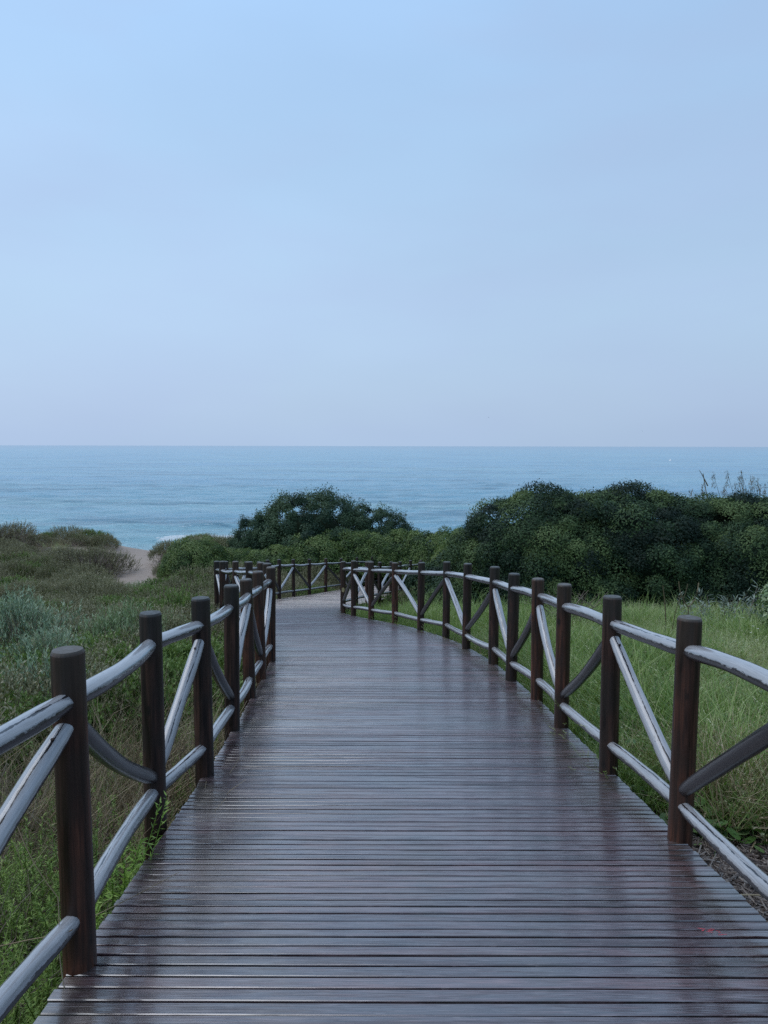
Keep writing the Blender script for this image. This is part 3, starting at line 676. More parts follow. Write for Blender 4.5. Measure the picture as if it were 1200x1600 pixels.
def brush_mesh(name, seed, w, h, n, mat, r=.0028, up=.5, seg=6):
    """tangle of thin dry twigs"""
    rg = np.random.default_rng(seed); t = np.linspace(0, 1, seg)
    base = np.stack([rg.normal(0, w * .35, n), rg.normal(0, w * .35, n), rg.uniform(0, h * .35, n)], 1)
    d = nrm(rnd_dirs(rg, n) + [0, 0, up]); L_ = rg.uniform(.3, 1., n) * h * 1.1
    P = base[:, None] + d[:, None] * (L_[:, None] * t)[..., None] + rnd_dirs(rg, n)[:, None] * (L_[:, None] * .35 * t ** 2)[..., None] + rg.normal(0, .012, (n, seg, 3)) * h * 2
    P[..., 2] = np.maximum(P[..., 2], 0)
    V, F = tubes(P, (r * rg.uniform(.5, 1.4, n))[:, None] * (1 - .7 * t)[None], 3)
    return np_mesh(name, V, F, mat)
def grass_mesh(name, seed, n, h, spread, mat, w=.005, bend=.5, heads=0, hm=None):
    rg = np.random.default_rng(seed)
    P = np.concatenate([rg.normal(0, spread, (n, 2)), np.zeros((n, 1))], 1)
    D = nrm(np.concatenate([rg.normal(0, .28, (n, 2)), np.ones((n, 1))], 1)); a = rg.uniform(0, 6.28, n)
    B = np.stack([np.cos(a), np.sin(a), -.35 * np.ones(n)], 1) * (bend * rg.uniform(.2, 1.2, n))[:, None]
    Ls = h * rg.uniform(.45, 1.1, n)
    parts = [(*ribbons(P, D, B, Ls, w * rg.uniform(.7, 1.3, n), 3), 0)]
    if heads:
        j = rg.integers(0, n, heads); tip = P[j] + D[j] * Ls[j][:, None] + B[j] * Ls[j][:, None]; hd = nrm(D[j] + 2 * B[j] + rnd_dirs(rg, heads) * .2)
        k = 7; tt = np.tile(np.linspace(0, 1, k), heads); Pp = np.repeat(tip, k, 0) - np.repeat(hd, k, 0) * (tt * h * .16)[:, None]
        la = nrm(np.repeat(hd, k, 0) + rnd_dirs(rg, heads * k) * .5)
        parts.append((*leaf_quads(Pp, la, nrm(np.cross(la, rnd_dirs(rg, heads * k))), np.full(heads * k, .018), np.full(heads * k, .005)), 1))
    V, F, M = join(parts); return np_mesh(name, V, F, [mat, hm or M_GRASS2], midx=M)
def feather_mesh(name, seed, n, h, spread, mat, nl=105, ll=.032, lw=.0036):
    """tall soft weeds with many narrow leaves along each stem"""
    rg = np.random.default_rng(seed); seg = 6; t = np.linspace(0, 1, seg)
    base = np.concatenate([rg.normal(0, spread, (n, 2)), np.zeros((n, 1))], 1); d = nrm(np.concatenate([rg.normal(0, .25, (n, 2)), np.ones((n, 1))], 1))
    b = rg.normal(0, .12, (n, 3)); Ls = h * rg.uniform(.5, 1.1, n)
    def at(tt): return base[:, None] + (d[:, None] * tt[None, :, None] + b[:, None] * (tt ** 2)[None, :, None]) * Ls[:, None, None]
    V2, F2 = tubes(at(t), np.repeat((.0035 * (1 - .7 * t))[None], n, 0), 3)
    tl = np.linspace(.12, 1, nl); P = at(tl).reshape(-1, 3); m = len(P); dd = np.repeat(d, nl, 0)
    la = nrm(dd * .45 + nrm(rg.normal(size=(m, 3)) * [1, 1, .3]) * .9); sz = np.tile(1.15 - .6 * tl, n)
    V1, F1 = leaf_quads(P, la, nrm(np.cross(la, dd + rnd_dirs(rg, m) * .3)), ll * sz * rg.uniform(.7, 1.3, m), lw * rg.uniform(.8, 1.3, m))
    V, F, M = join([(V1, F1, 0), (V2, F2, 0)]); return np_mesh(name, V, F, mat)
def rosette_mesh(name, seed, n, r, mat, spread=.1):
    """low plants with round leaves on short stalks"""
    rg = np.random.default_rng(seed); V, F = [], []
    P2 = []
    for k in range(n):
        a = rg.uniform(0, 6.28); q = np.array([math.cos(a), math.sin(a), 0]) * abs(rg.normal(0, spread)); q[2] = rg.uniform(.02, .09)
        rr = r * rg.uniform(.6, 1.2); nn = nrm(np.array([rg.normal(0, .35), rg.normal(0, .35), 1.])); s = nrm(np.cross(nn, [1, .2, 0])); u = np.cross(nn, s)
        o = len(V); V.append(q - nn * rr * .15)
        for i in range(8): an = i * math.pi / 4 + a; V.append(q + rr * (1 if i % 2 else .93) * (s * math.cos(an) + u * math.sin(an)))
        F += [(o, o + 1 + i, o + 1 + (i + 1) % 8, o + 1 + (i + 2) % 8) for i in range(0, 8, 2)]
        P2.append([q * [.1, .1, 0], q])
    V2, F2 = tubes(np.array(P2), np.full((n, 2), .0015), 3)
    V, F, M = join([(np.array(V), np.array(F), 0), (V2, F2, 0)]); return np_mesh(name, V, F, mat)

def scatter(name, protos, pts, idx, rot, scl, label=None, tilt=None):
    """one stuff object: its points carry instances of the prototype meshes"""
    pts = np.asarray(pts, np.float32); me = bpy.data.meshes.new(name); me.vertices.add(len(pts)); me.vertices.foreach_set('co', pts.ravel())
    n = len(pts); rot3 = np.zeros((n, 3), np.float32); rot3[:, 2] = rot
    if tilt is not None: rot3[:, :2] = tilt
    a = me.attributes.new('rot', 'FLOAT_VECTOR', 'POINT'); a.data.foreach_set('vector', rot3.ravel())
    a = me.attributes.new('scl', 'FLOAT', 'POINT'); a.data.foreach_set('value', np.asarray(scl, np.float32))
    a = me.attributes.new('kind_index', 'INT', 'POINT'); a.data.foreach_set('value', np.asarray(idx, np.int32))
    ob = link(name, me); ng = bpy.data.node_groups.new(name + '_nodes', 'GeometryNodeTree')
    ng.interface.new_socket('Geometry', in_out='INPUT', socket_type='NodeSocketGeometry'); ng.interface.new_socket('Geometry', in_out='OUTPUT', socket_type='NodeSocketGeometry')
    N, L = ng.nodes, ng.links; gi = N.new('NodeGroupInput'); go = N.new('NodeGroupOutput'); jn = N.new('GeometryNodeJoinGeometry')
    def named(nm, ty):
        q = N.new('GeometryNodeInputNamedAttribute'); q.data_type = ty; q.inputs['Name'].default_value = nm; return q.outputs['Attribute']
    rr, ss, kk = named('rot', 'FLOAT_VECTOR'), named('scl', 'FLOAT'), named('kind_index', 'INT')
    for j, pm in enumerate(protos):
        po = bpy.data.objects.new(pm.name + '_source', pm)
        oi = N.new('GeometryNodeObjectInfo'); oi.inputs['Object'].default_value = po; oi.inputs['As Instance'].default_value = True
        cp = N.new('FunctionNodeCompare'); cp.data_type = 'INT'; cp.operation = 'EQUAL'; L.new(kk, cp.inputs[2]); cp.inputs[3].default_value = j
        ip = N.new('GeometryNodeInstanceOnPoints'); L.new(gi.outputs[0], ip.inputs['Points']); L.new(cp.outputs[0], ip.inputs['Selection'])
        L.new(oi.outputs['Geometry'], ip.inputs['Instance']); L.new(rr, ip.inputs['Rotation']); L.new(ss, ip.inputs['Scale']); L.new(ip.outputs[0], jn.inputs[0])
    L.new(jn.outputs[0], go.inputs[0]); md = ob.modifiers.new('scatter', 'NODES'); md.node_group = ng
    tag(ob, label, kind='stuff'); return ob
def spread_pts(seed, n, xr, yr, dens=None, clear=1.28):
    """random ground points; density falls with distance so that near ground is as full as far"""
    rg = np.random.default_rng(seed); u = rg.random(n * 3); y = yr[0] + (yr[1] - yr[0]) * u; x0 = xr[0](y) if callable(xr[0]) else xr[0]; x1 = xr[1](y) if callable(xr[1]) else xr[1]
    x = x0 + (x1 - x0) * rg.random(n * 3); d = np.abs(x - np.interp(y, *CX)); ok = d > clear
    if dens is not None: ok &= rg.random(n * 3) < dens(x, y)
    x, y = x[ok][:n], y[ok][:n]
    return np.stack([x, y, ground(x, y) - .01], 1)
rgS = np.random.default_rng(77)
def rs_(n): return rgS.uniform(0, 6.28, n)

# ------------------------------------------------------------------ tall dark shrubs behind the meadow
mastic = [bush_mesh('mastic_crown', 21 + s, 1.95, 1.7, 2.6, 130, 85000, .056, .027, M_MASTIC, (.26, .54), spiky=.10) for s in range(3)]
HG = 'tall dark shrubs forming a hedge behind the meadow'
for (x, y, s, sz, rot, lab) in [
        (4.0, 18.4, 1.10, 1.11, .3, 'tall dark shrub at the left end of the hedge, sloping down to the boardwalk'),
        (6.1, 18.8, 1.2, 1.12, 2.1, 'tallest dark shrub of the hedge, rounded top against the sea'),
        (8.7, 18.4, 1.05, 1.05, 4.0, 'dark shrub in the middle right of the hedge behind the forked dry stems'),
        (10.7, 19.0, 1.1, 1.06, 5.2, 'dark shrub at the right end of the hedge, dry reeds rising behind it'),
        (12.9, 19.0, 1.1, 1.15, 1.2, 'dark shrub beyond the right end of the hedge')]:
    place('large_shrub', mastic[int(rot * 10) % 3], x, y, lab, 'shrub', HG, s, rot, sz)
for (x, y, s, sz, rot, lab) in ((5.2, 20.3, .95, 1.11, 1.0, 'shrub behind the dip left of the tallest dome of the hedge'), (7.7, 20.2, .95, 1.12, 2.6, 'shrub behind the dip right of the tallest dome of the hedge'),
                                (10.1, 20.8, .95, 1.1, 3.3, 'shrub behind the dip in front of the dry reeds')):
    place('large_shrub', mastic[int(rot * 10) % 3], x, y, lab, 'shrub', HG, s, rot, sz)
small_m = [bush_mesh('low_mastic_crown', 61 + s, .85, .8, 1.0, 60, 12000, .06, .03, M_MASTIC, (.16, .32)) for s in range(2)]
small_l = [bush_mesh('low_light_crown', 71 + s, 1.2, 1.05, 1.35, 90, 22000, .065, .026, M_LIGHT, (.18, .36)) for s in range(3)]
for i, (x, y, s, lab) in enumerate([(5.0, 17.0, .95, 'small leafy shrub at the foot of the hedge below its tallest dome'),
                                    (7.0, 16.9, .8, 'low leafy shrub at the foot of the hedge left of the forked dry stems'),
                                    (8.5, 16.9, .75, 'small round shrub at the foot of the hedge behind the forked dry stems'),
                                    (3.3, 17.2, 1.1, 'dark low shrub at the left foot of the hedge beside the railing'),
                                    (2.5, 18.6, 1.3, 'dark low shrub filling the gap between hedge and far boardwalk'),
                                    (1.7, 17.6, .8, 'small dark shrub in the inside of the boardwalk bend'),
                                    (1.9, 20.4, 1.3, 'dark shrub hiding the far stretch of the boardwalk')]):
    place('low_shrub', small_m[i % 2], x, y, lab, 'shrub', 'low shrubs along the hedge foot', s, i * 1.7)
# middle distance
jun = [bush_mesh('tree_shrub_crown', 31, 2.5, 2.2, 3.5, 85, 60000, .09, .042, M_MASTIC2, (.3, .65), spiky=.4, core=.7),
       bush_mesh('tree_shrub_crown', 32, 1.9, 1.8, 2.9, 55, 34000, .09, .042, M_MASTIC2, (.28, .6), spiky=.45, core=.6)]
place('large_shrub', jun[0], -3.1, 31.2, 'big dark domed shrub left of centre standing against the sea', 'shrub', None, 1.0, .4, .93)
place('large_shrub', jun[1], -.65, 31.8, 'dark shrub with a ragged right side leaning from the big domed shrub', 'shrub', None, .95, 1.4, .86)
place('large_shrub', jun[1], -5.2, 30.6, 'lower dark shrub at the left foot of the big domed shrub', 'shrub', None, .62, 3.4, .78)
place('large_shrub', jun[1], .55, 31.0, 'open dark shrub at the ragged right end of the domed clump', 'shrub', None, .5, 5.0, .72)
LG = 'light green shrubs beyond the far bend'
for i, (x, y, s, sz, lab) in enumerate([
        (-7.2, 28.0, 1.05, 1.2, 'rounded green shrub right of the sandy gap in the dunes'),
        (-5.6, 28.8, 1.0, .95, 'low green shrub between the rounded dune shrub and the big dark dome'),
        (-4.2, 28.4, 1.05, 1.05, 'light green shrub in front of the left side of the big dark dome'),
        (-2.6, 29.0, 1.25, 1.35, 'light green shrub in front of the middle of the big dark dome'),
        (-1.0, 29.4, 1.2, 1.4, 'light green shrub in front of the right side of the big dark dome'),
        (.5, 29.0, 1.2, 1.4, 'yellowish green shrub below the ragged dark shrub'),
        (2.0, 28.3, 1.2, 1.5, 'light green shrub just right of the ragged dark shrub'),
        (3.2, 26.4, 1.2, 1.6, 'green shrub with a raised crown between the dark dome and the hedge'),
        (4.4, 24.0, 1.1, 1.2, 'green shrub touching the left end of the hedge'),
        (2.2, 23.6, 1.1, .9, 'green shrub hiding the boardwalk end'),
        (3.3, 21.4, 1.0, 1.0, 'green shrub behind the railing left of the hedge')]):
    place('shrub', small_l[i % 3], x, y, lab, 'shrub', LG, s, i * 2.1, sz)

# ------------------------------------------------------------------ left dune slope: single shrubs
silver = [sprig_kit('silver_sprigs', 81 + s, .62, .55, 620, .038, .008, M_SILVER, .17, 18) for s in range(2)]
sage = [sprig_kit('sage_sprigs', 91 + s, .55, .42, 520, .042, .008, M_SAGE, .20, 18, 1.2) for s in range(2)]
olive = [sprig_kit('olive_sprigs', 101 + s, .75, .42, 800, .036, .015, M_OLIVE, .12, 14) for s in range(2)]
heath = [sprig_kit('heath_sprigs', 111 + s, .8, .5, 800, .028, .011, M_HEATH, .16, 14) for s in range(2)]
def put(name, kit, px, v, Y, label, cat='shrub', group=None, s=1., rot=0., sz=None):
    pass
LEFT = [
    ('silver_shrub', silver[0], -4.75, 9.8, 1.55, 2.0, 'silvery green shrub at the left edge of the view, largest of the silvery ones'),
    ('silver_shrub', silver[1], -3.35, 7.0, 1.2, 1.5, 'silvery shrub with upright tips just behind the nearest left post'),
    ('silver_shrub', silver[0], -6.3, 12.2, 1.5, 2.0, 'bluish silver shrub behind the largest silvery shrub at the left edge'),
    ('silver_shrub', silver[1], -4.0, 8.7, 1.1, 1.5, 'small silvery shrub right of the largest one'),
    ('sage_shrub', sage[0], -3.6, 9.9, 1.3, 1.9, 'pale green upright shrub behind the second left post'),
    ('sage_shrub', sage[1], -3.35, 11.0, 1.0, 1.5, 'small pale green shrub touching the top of the second left post'),
    ('olive_shrub', olive[0], -3.75, 13.4, 1.3, 2.2, 'bright green low shrub behind the third left post'),
    ('olive_shrub', olive[1], -4.7, 14.2, 1.2, 1.9, 'olive green low shrub left of the bright green one behind the third post'),
    ('heath_shrub', heath[0], -5.3, 13.6, 1.0, 1.0, 'brownish low shrub behind the silvery shrubs'),
    ('heath_shrub', heath[1], -6.7, 15.2, 1.2, 1.1, 'brown heath shrub at mid slope left of the olive green shrub'),
    ('olive_shrub', olive[1], -6.1, 18.2, 1.3, 1.2, 'green tufted shrub with a bright crown at mid slope'),
    ('olive_shrub', olive[0], -10.8, 22.3, 1.9, 1.5, 'wide dark green shrub low on the dune at the left'),
    ('olive_shrub', olive[1], -12.6, 24.6, 1.9, 1.7, 'dark green shrub at the far left below the dune crest'),
    ('heath_shrub', heath[0], -5.4, 21.3, 1.3, 1.3, 'reddish brown brush left of the far bend of the boardwalk'),
    ('heath_shrub', heath[1], -4.8, 18.4, 1.1, 1.1, 'brown brush beside the railing at the bend'),
    ('heath_shrub', heath[1], -9.0, 31.2, 1.2, 1.3, 'brownish mound of shrub left beside the sandy gap'),
    ('heath_shrub', heath[0], -12.6, 31.5, 2.4, 2.2, 'grey brown shrub mound just left of the sandy gap'),
    ('heath_shrub', heath[1], -14.6, 33.0, 1.8, 1.8, 'grey brown shrub on the dune crest left of the sandy gap'),
    ('heath_shrub', heath[0], -17.6, 34.6, 1.5, 1.5, 'small grey brown shrub on the crest between sand patches'),
    ('heath_shrub', heath[0], -20.4, 39.0, 2.9, 2.4, 'low windswept mound of shrub highest on the dune crest at the left edge'),
    ('heath_shrub', heath[1], -22.5, 38.0, 2.0, 2.3, 'brown shrub beside the windswept one at the left edge'),
    ('heath_shrub', heath[1], -17.0, 29.5, 2.0, 1.6, 'brown shrub low on the dune face at the left'),
    ('olive_shrub', olive[1], -6.9, 25.8, 1.7, 1.7, 'green shrub below the rounded dune shrub'),
    ('olive_shrub', olive[0], -5.3, 25.0, 1.5, 1.4, 'green shrub behind the leftmost far posts'),
]
for i, (nm, kit, x, y, s, sz, lab) in enumerate(LEFT):
    r_ = place(nm, kit, x, y, lab, 'shrub', 'single shrubs on the dune slope', s, i * 1.3, sz)
    r_.children[0].name = 'foliage'; 

# ------------------------------------------------------------------ ground cover (stuff)
hm = M_GRASS2
g_green = [grass_mesh('grass_tuft', 200 + s, 46, .34, .055, M_GRASS, .0052, .55, 8, hm) for s in range(3)]
g_pale = [grass_mesh('pale_tuft', 210 + s, 40, .30, .06, M_GRASS2, .0042, .5, 14, hm) for s in range(2)]
g_straw = [grass_mesh('straw_tuft', 220 + s, 34, .42, .05, M_STRAW, .0034, .7, 6, M_STRAW) for s in range(2)]
g_short = [grass_mesh('short_tuft', 230 + s, 40, .13, .07, M_GRASS, .006, .6) for s in range(2)]
br = [brush_mesh('dry_twigs', 240 + s, .5, .38, 110, M_TWIG) for s in range(2)]
br2 = [brush_mesh('straw_twigs', 250 + s, .45, .42, 80, M_STRAW, .0022, .8) for s in range(2)]
br3 = [brush_mesh('pale_twigs', 290 + s, .42, .5, 60, M_STRAW, .0024, .9) for s in range(3)]
fth = [feather_mesh('feathery_weed', 260 + s, 9, .48, .07, M_FEATHER) for s in range(2)]
ros = [rosette_mesh('round_leaf_plant', 270 + s, 12, .028, M_BROAD) for s in range(2)]
ol_s = olive[0][0], heath[0][0], sage[0][0], heath[1][0]

# meadow on the right
def multi(name, specs, label):
    """specs: (protos, points, scale range)"""
    P, I, S, pr = [], [], [], []
    for protos, pts, (a, b) in specs:
        n = len(pts); P.append(pts); I.append(rgS.integers(0, len(protos), n) + len(pr)); S.append(rgS.uniform(a, b, n)); pr += list(protos)
    P = np.concatenate(P); I = np.concatenate(I); S = np.concatenate(S); n = len(P)
    return scatter(name, pr, P, I, rs_(n), S, label, rgS.normal(0, .12, (n, 2)))
rt = lambda y: np.interp(y, *CX) + 1.25
rr_ = lambda y: .62 * y + 2.2
mulch_zone = lambda x, y: 1 - (1 - sst((y - 3.95) - .15 * np.sin(x * 5), -.25, .35)) * (1 - sst(x - 2.6, 0, .8))
bare = lambda x, y: mulch_zone(x, y) * (.35 + .65 * (fbm(x * 2, y * 2, 1.5) > -.25))
gp = spread_pts(301, 5200, (rt, rr_), (3.2, 17.5), bare)
gp2 = spread_pts(302, 6500, (lambda y: rt(y) + 1.0, rr_), (6.0, 17), lambda x, y: .12 + .88 * sst(x - .26 * y + .5 * fbm(x + 3, y, 1.), 0, 1.2))
gp3 = spread_pts(303, 750, (rt, rr_), (3.7, 12), lambda x, y: mulch_zone(x, y) * (fbm(x * 1.5, y * 1.5 + 5, 1.6) > .18) * 1.0)
gp5 = spread_pts(311, 700, (lambda y: rt(y) + .4, rr_), (3.8, 15), lambda x, y: mulch_zone(x, y) * (fbm(x * 1.2 + 4, y * 1.2, 1.2) > .05))
g_tall = [grass_mesh('tall_tuft', 280 + s, 44, .62, .08, M_GRASS, .0075, .75, 10, hm) for s in range(2)]
gp4 = spread_pts(304, 3800, (rt, rr_), (2.0, 17.5), mulch_zone)
multi('meadow_grass', [(g_green, gp, (.55, 1.15)), (g_pale, gp2, (.75, 1.3)), (g_straw, gp3, (.6, 1.05)), (g_short, gp4, (.7, 1.3)), (g_tall, gp5, (.7, 1.3))], 'green and straw coloured meadow grass beside the right railing')
# near clump of browner tall grass behind the nearest right bay
tp = np.array([(2.35 + a, 4.35 + b) for a, b in rgS.normal(0, .36, (170, 2))]); tp = np.column_stack([tp, ground(tp[:, 0], tp[:, 1]) - .01])
tp = tp[tp[:, 0] > 1.65]
multi('tall_grass', [(g_straw, tp, (.9, 1.4)), (g_green, tp[::3] + [0.04, .05, 0], (.8, 1.2))], 'tall browning grass behind the nearest right railing bay')
# green weeds along the right edge and in the bend
wp = spread_pts(305, 620, (rt, lambda y: rt(y) + 1.0), (4.1, 15.5), clear=1.3)
wp2 = spread_pts(306, 620, (lambda y: np.interp(y, *CX) + 1.2, lambda y: np.interp(y, *CX) + 4.0), (10.5, 17), clear=1.25)
multi('green_weeds', [(fth, wp, (.35, .75)), (fth, wp2, (.5, .9)), (ros, wp, (.8, 1.5))], 'soft green weeds along the foot of the right railing')
mp_ = spread_pts(312, 520, (lambda y: rt(y) + .3, rr_), (4.6, 16), lambda x, y: (fbm(x * 1.4 + 31, y * 1.4, 1.1) > .12) * 1.0)
big_ros = [rosette_mesh('broad_leaf_plant', 274 + s, 16, .05, M_BROAD, .13) for s in range(2)]
bk = mp_.copy(); bk[:, 2] += .10
multi('broad_weeds', [(big_ros, bk, (.7, 1.5)), (fth, mp_[::2], (.5, .85)), (ol_s[:1], mp_[::9], (.25, .5))], 'patches of broad leafed and feathery weeds among the meadow grass')
rp = spread_pts(307, 200, (1.7, 3.2), (3.0, 5.2), lambda x, y: (np.abs(y - 3.9 - .25 * np.sin(x * 4)) < .35) * 1.0, 1.35)
multi('round_leaf_weeds', [(ros, rp, (.9, 1.7))], 'round leafed low weeds at the edge of the wood chips')
# white flower heads in the meadow
def flower_mesh():
    rg = np.random.default_rng(9); V, F = [], []
    parts = []
    for k in range(5):
        q = np.array([rg.normal(0, .05), rg.normal(0, .05), rg.uniform(.22, .34)]); a = np.arange(6) * np.pi / 3
        D = nrm(np.stack([np.cos(a), np.sin(a), np.full(6, .4)], 1)); parts.append((*leaf_quads(np.repeat(q[None], 6, 0), D, nrm(np.cross(D, [0, 0, 1.])), np.full(6, .014), np.full(6, .010)), 0))
        parts.append((*tubes(np.array([[q * [.3, .3, 0], q]]), np.full((1, 2), .0015), 3), 1))
    V, F, M = join(parts); return np_mesh('white_flowers', V, F, [M_PETAL, M_GRASS], midx=M)
fp = spread_pts(308, 90, (4.6, 9), (9.0, 12.5), lambda x, y: (x > .44 * y) * 1.0)
multi('meadow_flowers', [([flower_mesh()], fp, (.8, 1.4))], 'scattered small white flowers in the meadow')
# wood chips
def chip_mesh(seed):
    rg = np.random.default_rng(seed); n = 26; P = np.concatenate([rg.normal(0, .05, (n, 2)), rg.uniform(0, .012, (n, 1))], 1)
    a = rg.uniform(0, np.pi, n); D = np.stack([np.cos(a), np.sin(a), rg.normal(0, .15, n)], 1); L_ = rg.uniform(.02, .075, n)
    pth = np.stack([P - D * L_[:, None] / 2, P + D * L_[:, None] / 2], 1)
    V, F = tubes(pth, np.repeat(rg.uniform(.0015, .005, n)[:, None], 2, 1), 4); return np_mesh('wood_chips', V, F, M_CHIP)
cp = spread_pts(309, 1500, (1.35, 4.2), (1.6, 4.7), lambda x, y: 1 - .8 * mulch_zone(x, y), 1.15)
cp[:, 2] += .012
multi('wood_mulch', [([chip_mesh(1), chip_mesh(2), chip_mesh(3)], cp, (.7, 1.4))], 'dark wood chips and twigs on the ground beside the near right planks')
sp_ = spread_pts(310, 60, (1.9, 3.2), (1.5, 2.7), lambda x, y: (x > 1.62 + .0 * y) * 1.0, 1.3)
multi('corner_grass', [(g_short, sp_, (1.1, 1.8)), (fth, sp_[::4], (.3, .45))], 'green grass at the lower right corner beside the planks')

# left slope
lr = lambda y: np.interp(y, *CX) - 1.3
ll_ = lambda y: -.62 * y - 2.5
s1 = spread_pts(321, 3600, (ll_, lr), (1.2, 24), lambda x, y: (.45 - .1 * sst(y, 5, 9)) * (.3 + .7 * (fbm(x, y, 1.1) > -.1)))
s2 = spread_pts(322, 2600, (ll_, lr), (1.0, 24), lambda x, y: .15 + .6 * (fbm(x + 11, y, 1.3) > 0))
s3 = spread_pts(323, 1500, (ll_, lr), (2.4, 22), lambda x, y: .15 + .85 * (fbm(x + 5, y + 7, 1.5) > .05))
s4 = spread_pts(324, 1500, (ll_, lr), (1.8, 22), lambda x, y: (1.3 - .7 * sst(y, 7, 11)) * (fbm(x + 5, y + 2, 1.5) > -.15))
s5 = spread_pts(325, 2400, (ll_, lr), (6, 26), lambda x, y: .2 + .8 * (fbm(x + 1, y + 3, .9) > .1), 2.1)
s6 = spread_pts(329, 2200, (ll_, lr), (8, 27), lambda x, y: .1 + .9 * (fbm(x + 21, y - 3, .8) > .0), 1.5)
multi('dune_grass', [(g_green, s1, (.6, 1.15)), (g_short, s2, (.8, 1.7)), (g_straw, s3, (.5, .95)), (g_straw + g_pale, s6[:1400], (.7, 1.2))], 'mixed green and straw grass on the slope left of the boardwalk')
multi('dry_undergrowth', [(br, s4, (.7, 1.2)), (br2, s3[::3], (.7, 1.15))], 'tangle of dry brown twigs among the plants left of the boardwalk')
multi('low_undergrowth', [((olive[0][0], heath[0][0], olive[1][0], heath[1][0]), s5[:900], (.7, 1.5)), ((sage[0][0], sage[1][0]), s5[760:900], (.6, 1.2)), ((silver[0][0],), s5[900:940], (.6, 1.1)), (br3, s5[940:1350], (.7, 1.2))], 'low dense undergrowth covering the dune slope')
nearw = spread_pts(326, 260, (lambda y: -1.9 - .3 * y, lambda y: -1.12 + 0 * y), (1.3, 3.6), None, 1.2)
nearw2 = spread_pts(327, 170, (-3.0, -1.2), (3.3, 6.5), None, 1.22)
multi('feathery_weeds', [(fth, nearw, (.8, 1.35)), (fth, nearw2, (.6, 1.05))], 'bright feathery weeds around the nearest left railing bays')
tw = spread_pts(328, 190, (lambda y: -1.5 - .35 * y, lambda y: -1.3 + 0 * y), (2.6, 8.5), lambda x, y: (fbm(x * 1.3, y * 1.3, 1.4) > -.2) * 1.0, 1.3)
multi('pale_dry_stems', [(br3, tw, (.8, 1.35))], 'pale dry stems standing among the weeds behind the near left railing')
# dune face and crest
d1 = spread_pts(331, 2000, (lambda y: -.75 * y - 3, lambda y: np.interp(y, *CX) - 1.8), (22, 46), lambda x, y: sst(np.abs(x + .334 * y), .9, 2.0) * (.2 + .75 * (fbm(x, y, .8) > -.2)))
d2 = spread_pts(332, 420, (lambda y: -.75 * y - 3, lambda y: np.interp(y, *CX) - 1.8), (22, 44), lambda x, y: sst(np.abs(x + .334 * y), 1.1, 1.8) * (.1 + .9 * (fbm(x + 3, y, .9) > .05)))
d3 = spread_pts(333, 700, (lambda y: -.75 * y - 3, lambda y: np.interp(y, *CX) - 1.8), (22, 44), lambda x, y: sst(np.abs(x + .334 * y), .9, 1.6) * (fbm(x + 3, y, .9) > -.1))
multi('dune_scrub', [(g_pale + g_straw, d1, (.8, 1.5)), (ol_s[:2] + ol_s[3:], d2, (.8, 1.7)), (br, d3, (1.0, 1.7))], 'grey green scrub and grass covering the dunes before the sea')
# bank behind the far railing
b1 = spread_pts(334, 900, (-8, 3.5), (20, 31), lambda x, y: ((x < np.interp(y, *CX) - 1.6) | (x > np.interp(y, *CX) + 1.5)) * 1.0, 1.6)
multi('bank_scrub', [(ol_s[:2], b1, (.45, .95)), (g_green, b1[::2] + [.2, .1, 0], (.7, 1.3))], 'low scrub on the bank around the far bend of the boardwalk')

# ------------------------------------------------------------------ single plants and bits
def stems_thing(name, label, cat, loc, paths, radii, mat, sides=5, sm=True):
    V, F = tubes(np.array(paths, float), np.array(radii, float), sides); me = np_mesh(name, V, F, mat, smooth=sm)
    o = link(name, me, None, loc); tag(o, label, cat); return o
def curve3(a, b, c, n=6):
    t = np.linspace(0, 1, n)[:, None]; a, b, c = map(np.array, (a, b, c)); return (1 - t) ** 2 * a + 2 * t * (1 - t) * b + t * t * c
tp6 = lambda r0, r1: np.linspace(r0, r1, 6)
# forked dry stems in the meadow (1075, 940)
x, y = 4.42, 10.6; z = G(x, y)
stems_thing('forked_stem', 'pale forked dry stems standing in the meadow before the hedge', 'dead plant', (x, y, z),
            [curve3((0, 0, 0), (.03, 0, .35), (.01, 0, .62)), curve3((.01, 0, .6), (-.12, 0, .75), (-.14, 0, .98)), curve3((.01, 0, .6), (.14, 0, .7), (.15, 0, .96)),
             curve3((-.07, 0, .72), (-.03, 0, .8), (.0, .02, .94)), curve3((-.28, .1, 0), (-.24, .1, .4), (-.33, .1, .9)), curve3((-.2, .05, .0), (-.22, 0, .5), (-.08, 0, .82))],
            [tp6(.011, .009), tp6(.009, .008), tp6(.009, .008), tp6(.006, .006), tp6(.010, .008), tp6(.007, .005)], M_REED)
# bare grey branches by the railing (905, 930)
rg = np.random.default_rng(8); pa, ra = [], []
for k in range(30):
    a = rg.uniform(-1, 1); b = np.array([rg.normal(0, .12), rg.normal(0, .1), 0]); t_ = b + np.array([a * .6, rg.normal(0, .2), rg.uniform(.35, .8)])
    pa.append(curve3(b, b + [a * .1, 0, .4], t_)); ra.append(tp6(.012, .004))
    for q in range(2):
        s0 = pa[3 * k][rg.integers(2, 5)]; pa.append(curve3(s0, s0 + rg.normal(0, .08, 3), s0 + [rg.normal(0, .22), rg.normal(0, .1), rg.uniform(.02, .22)])); ra.append(tp6(.005, .002))
x, y = 3.2, 12.4
stems_thing('bare_bush', 'bare grey branched bush between the right railing and the hedge', 'dead plant', (x, y, G(x, y)), pa, ra, M_TWIG, 4)
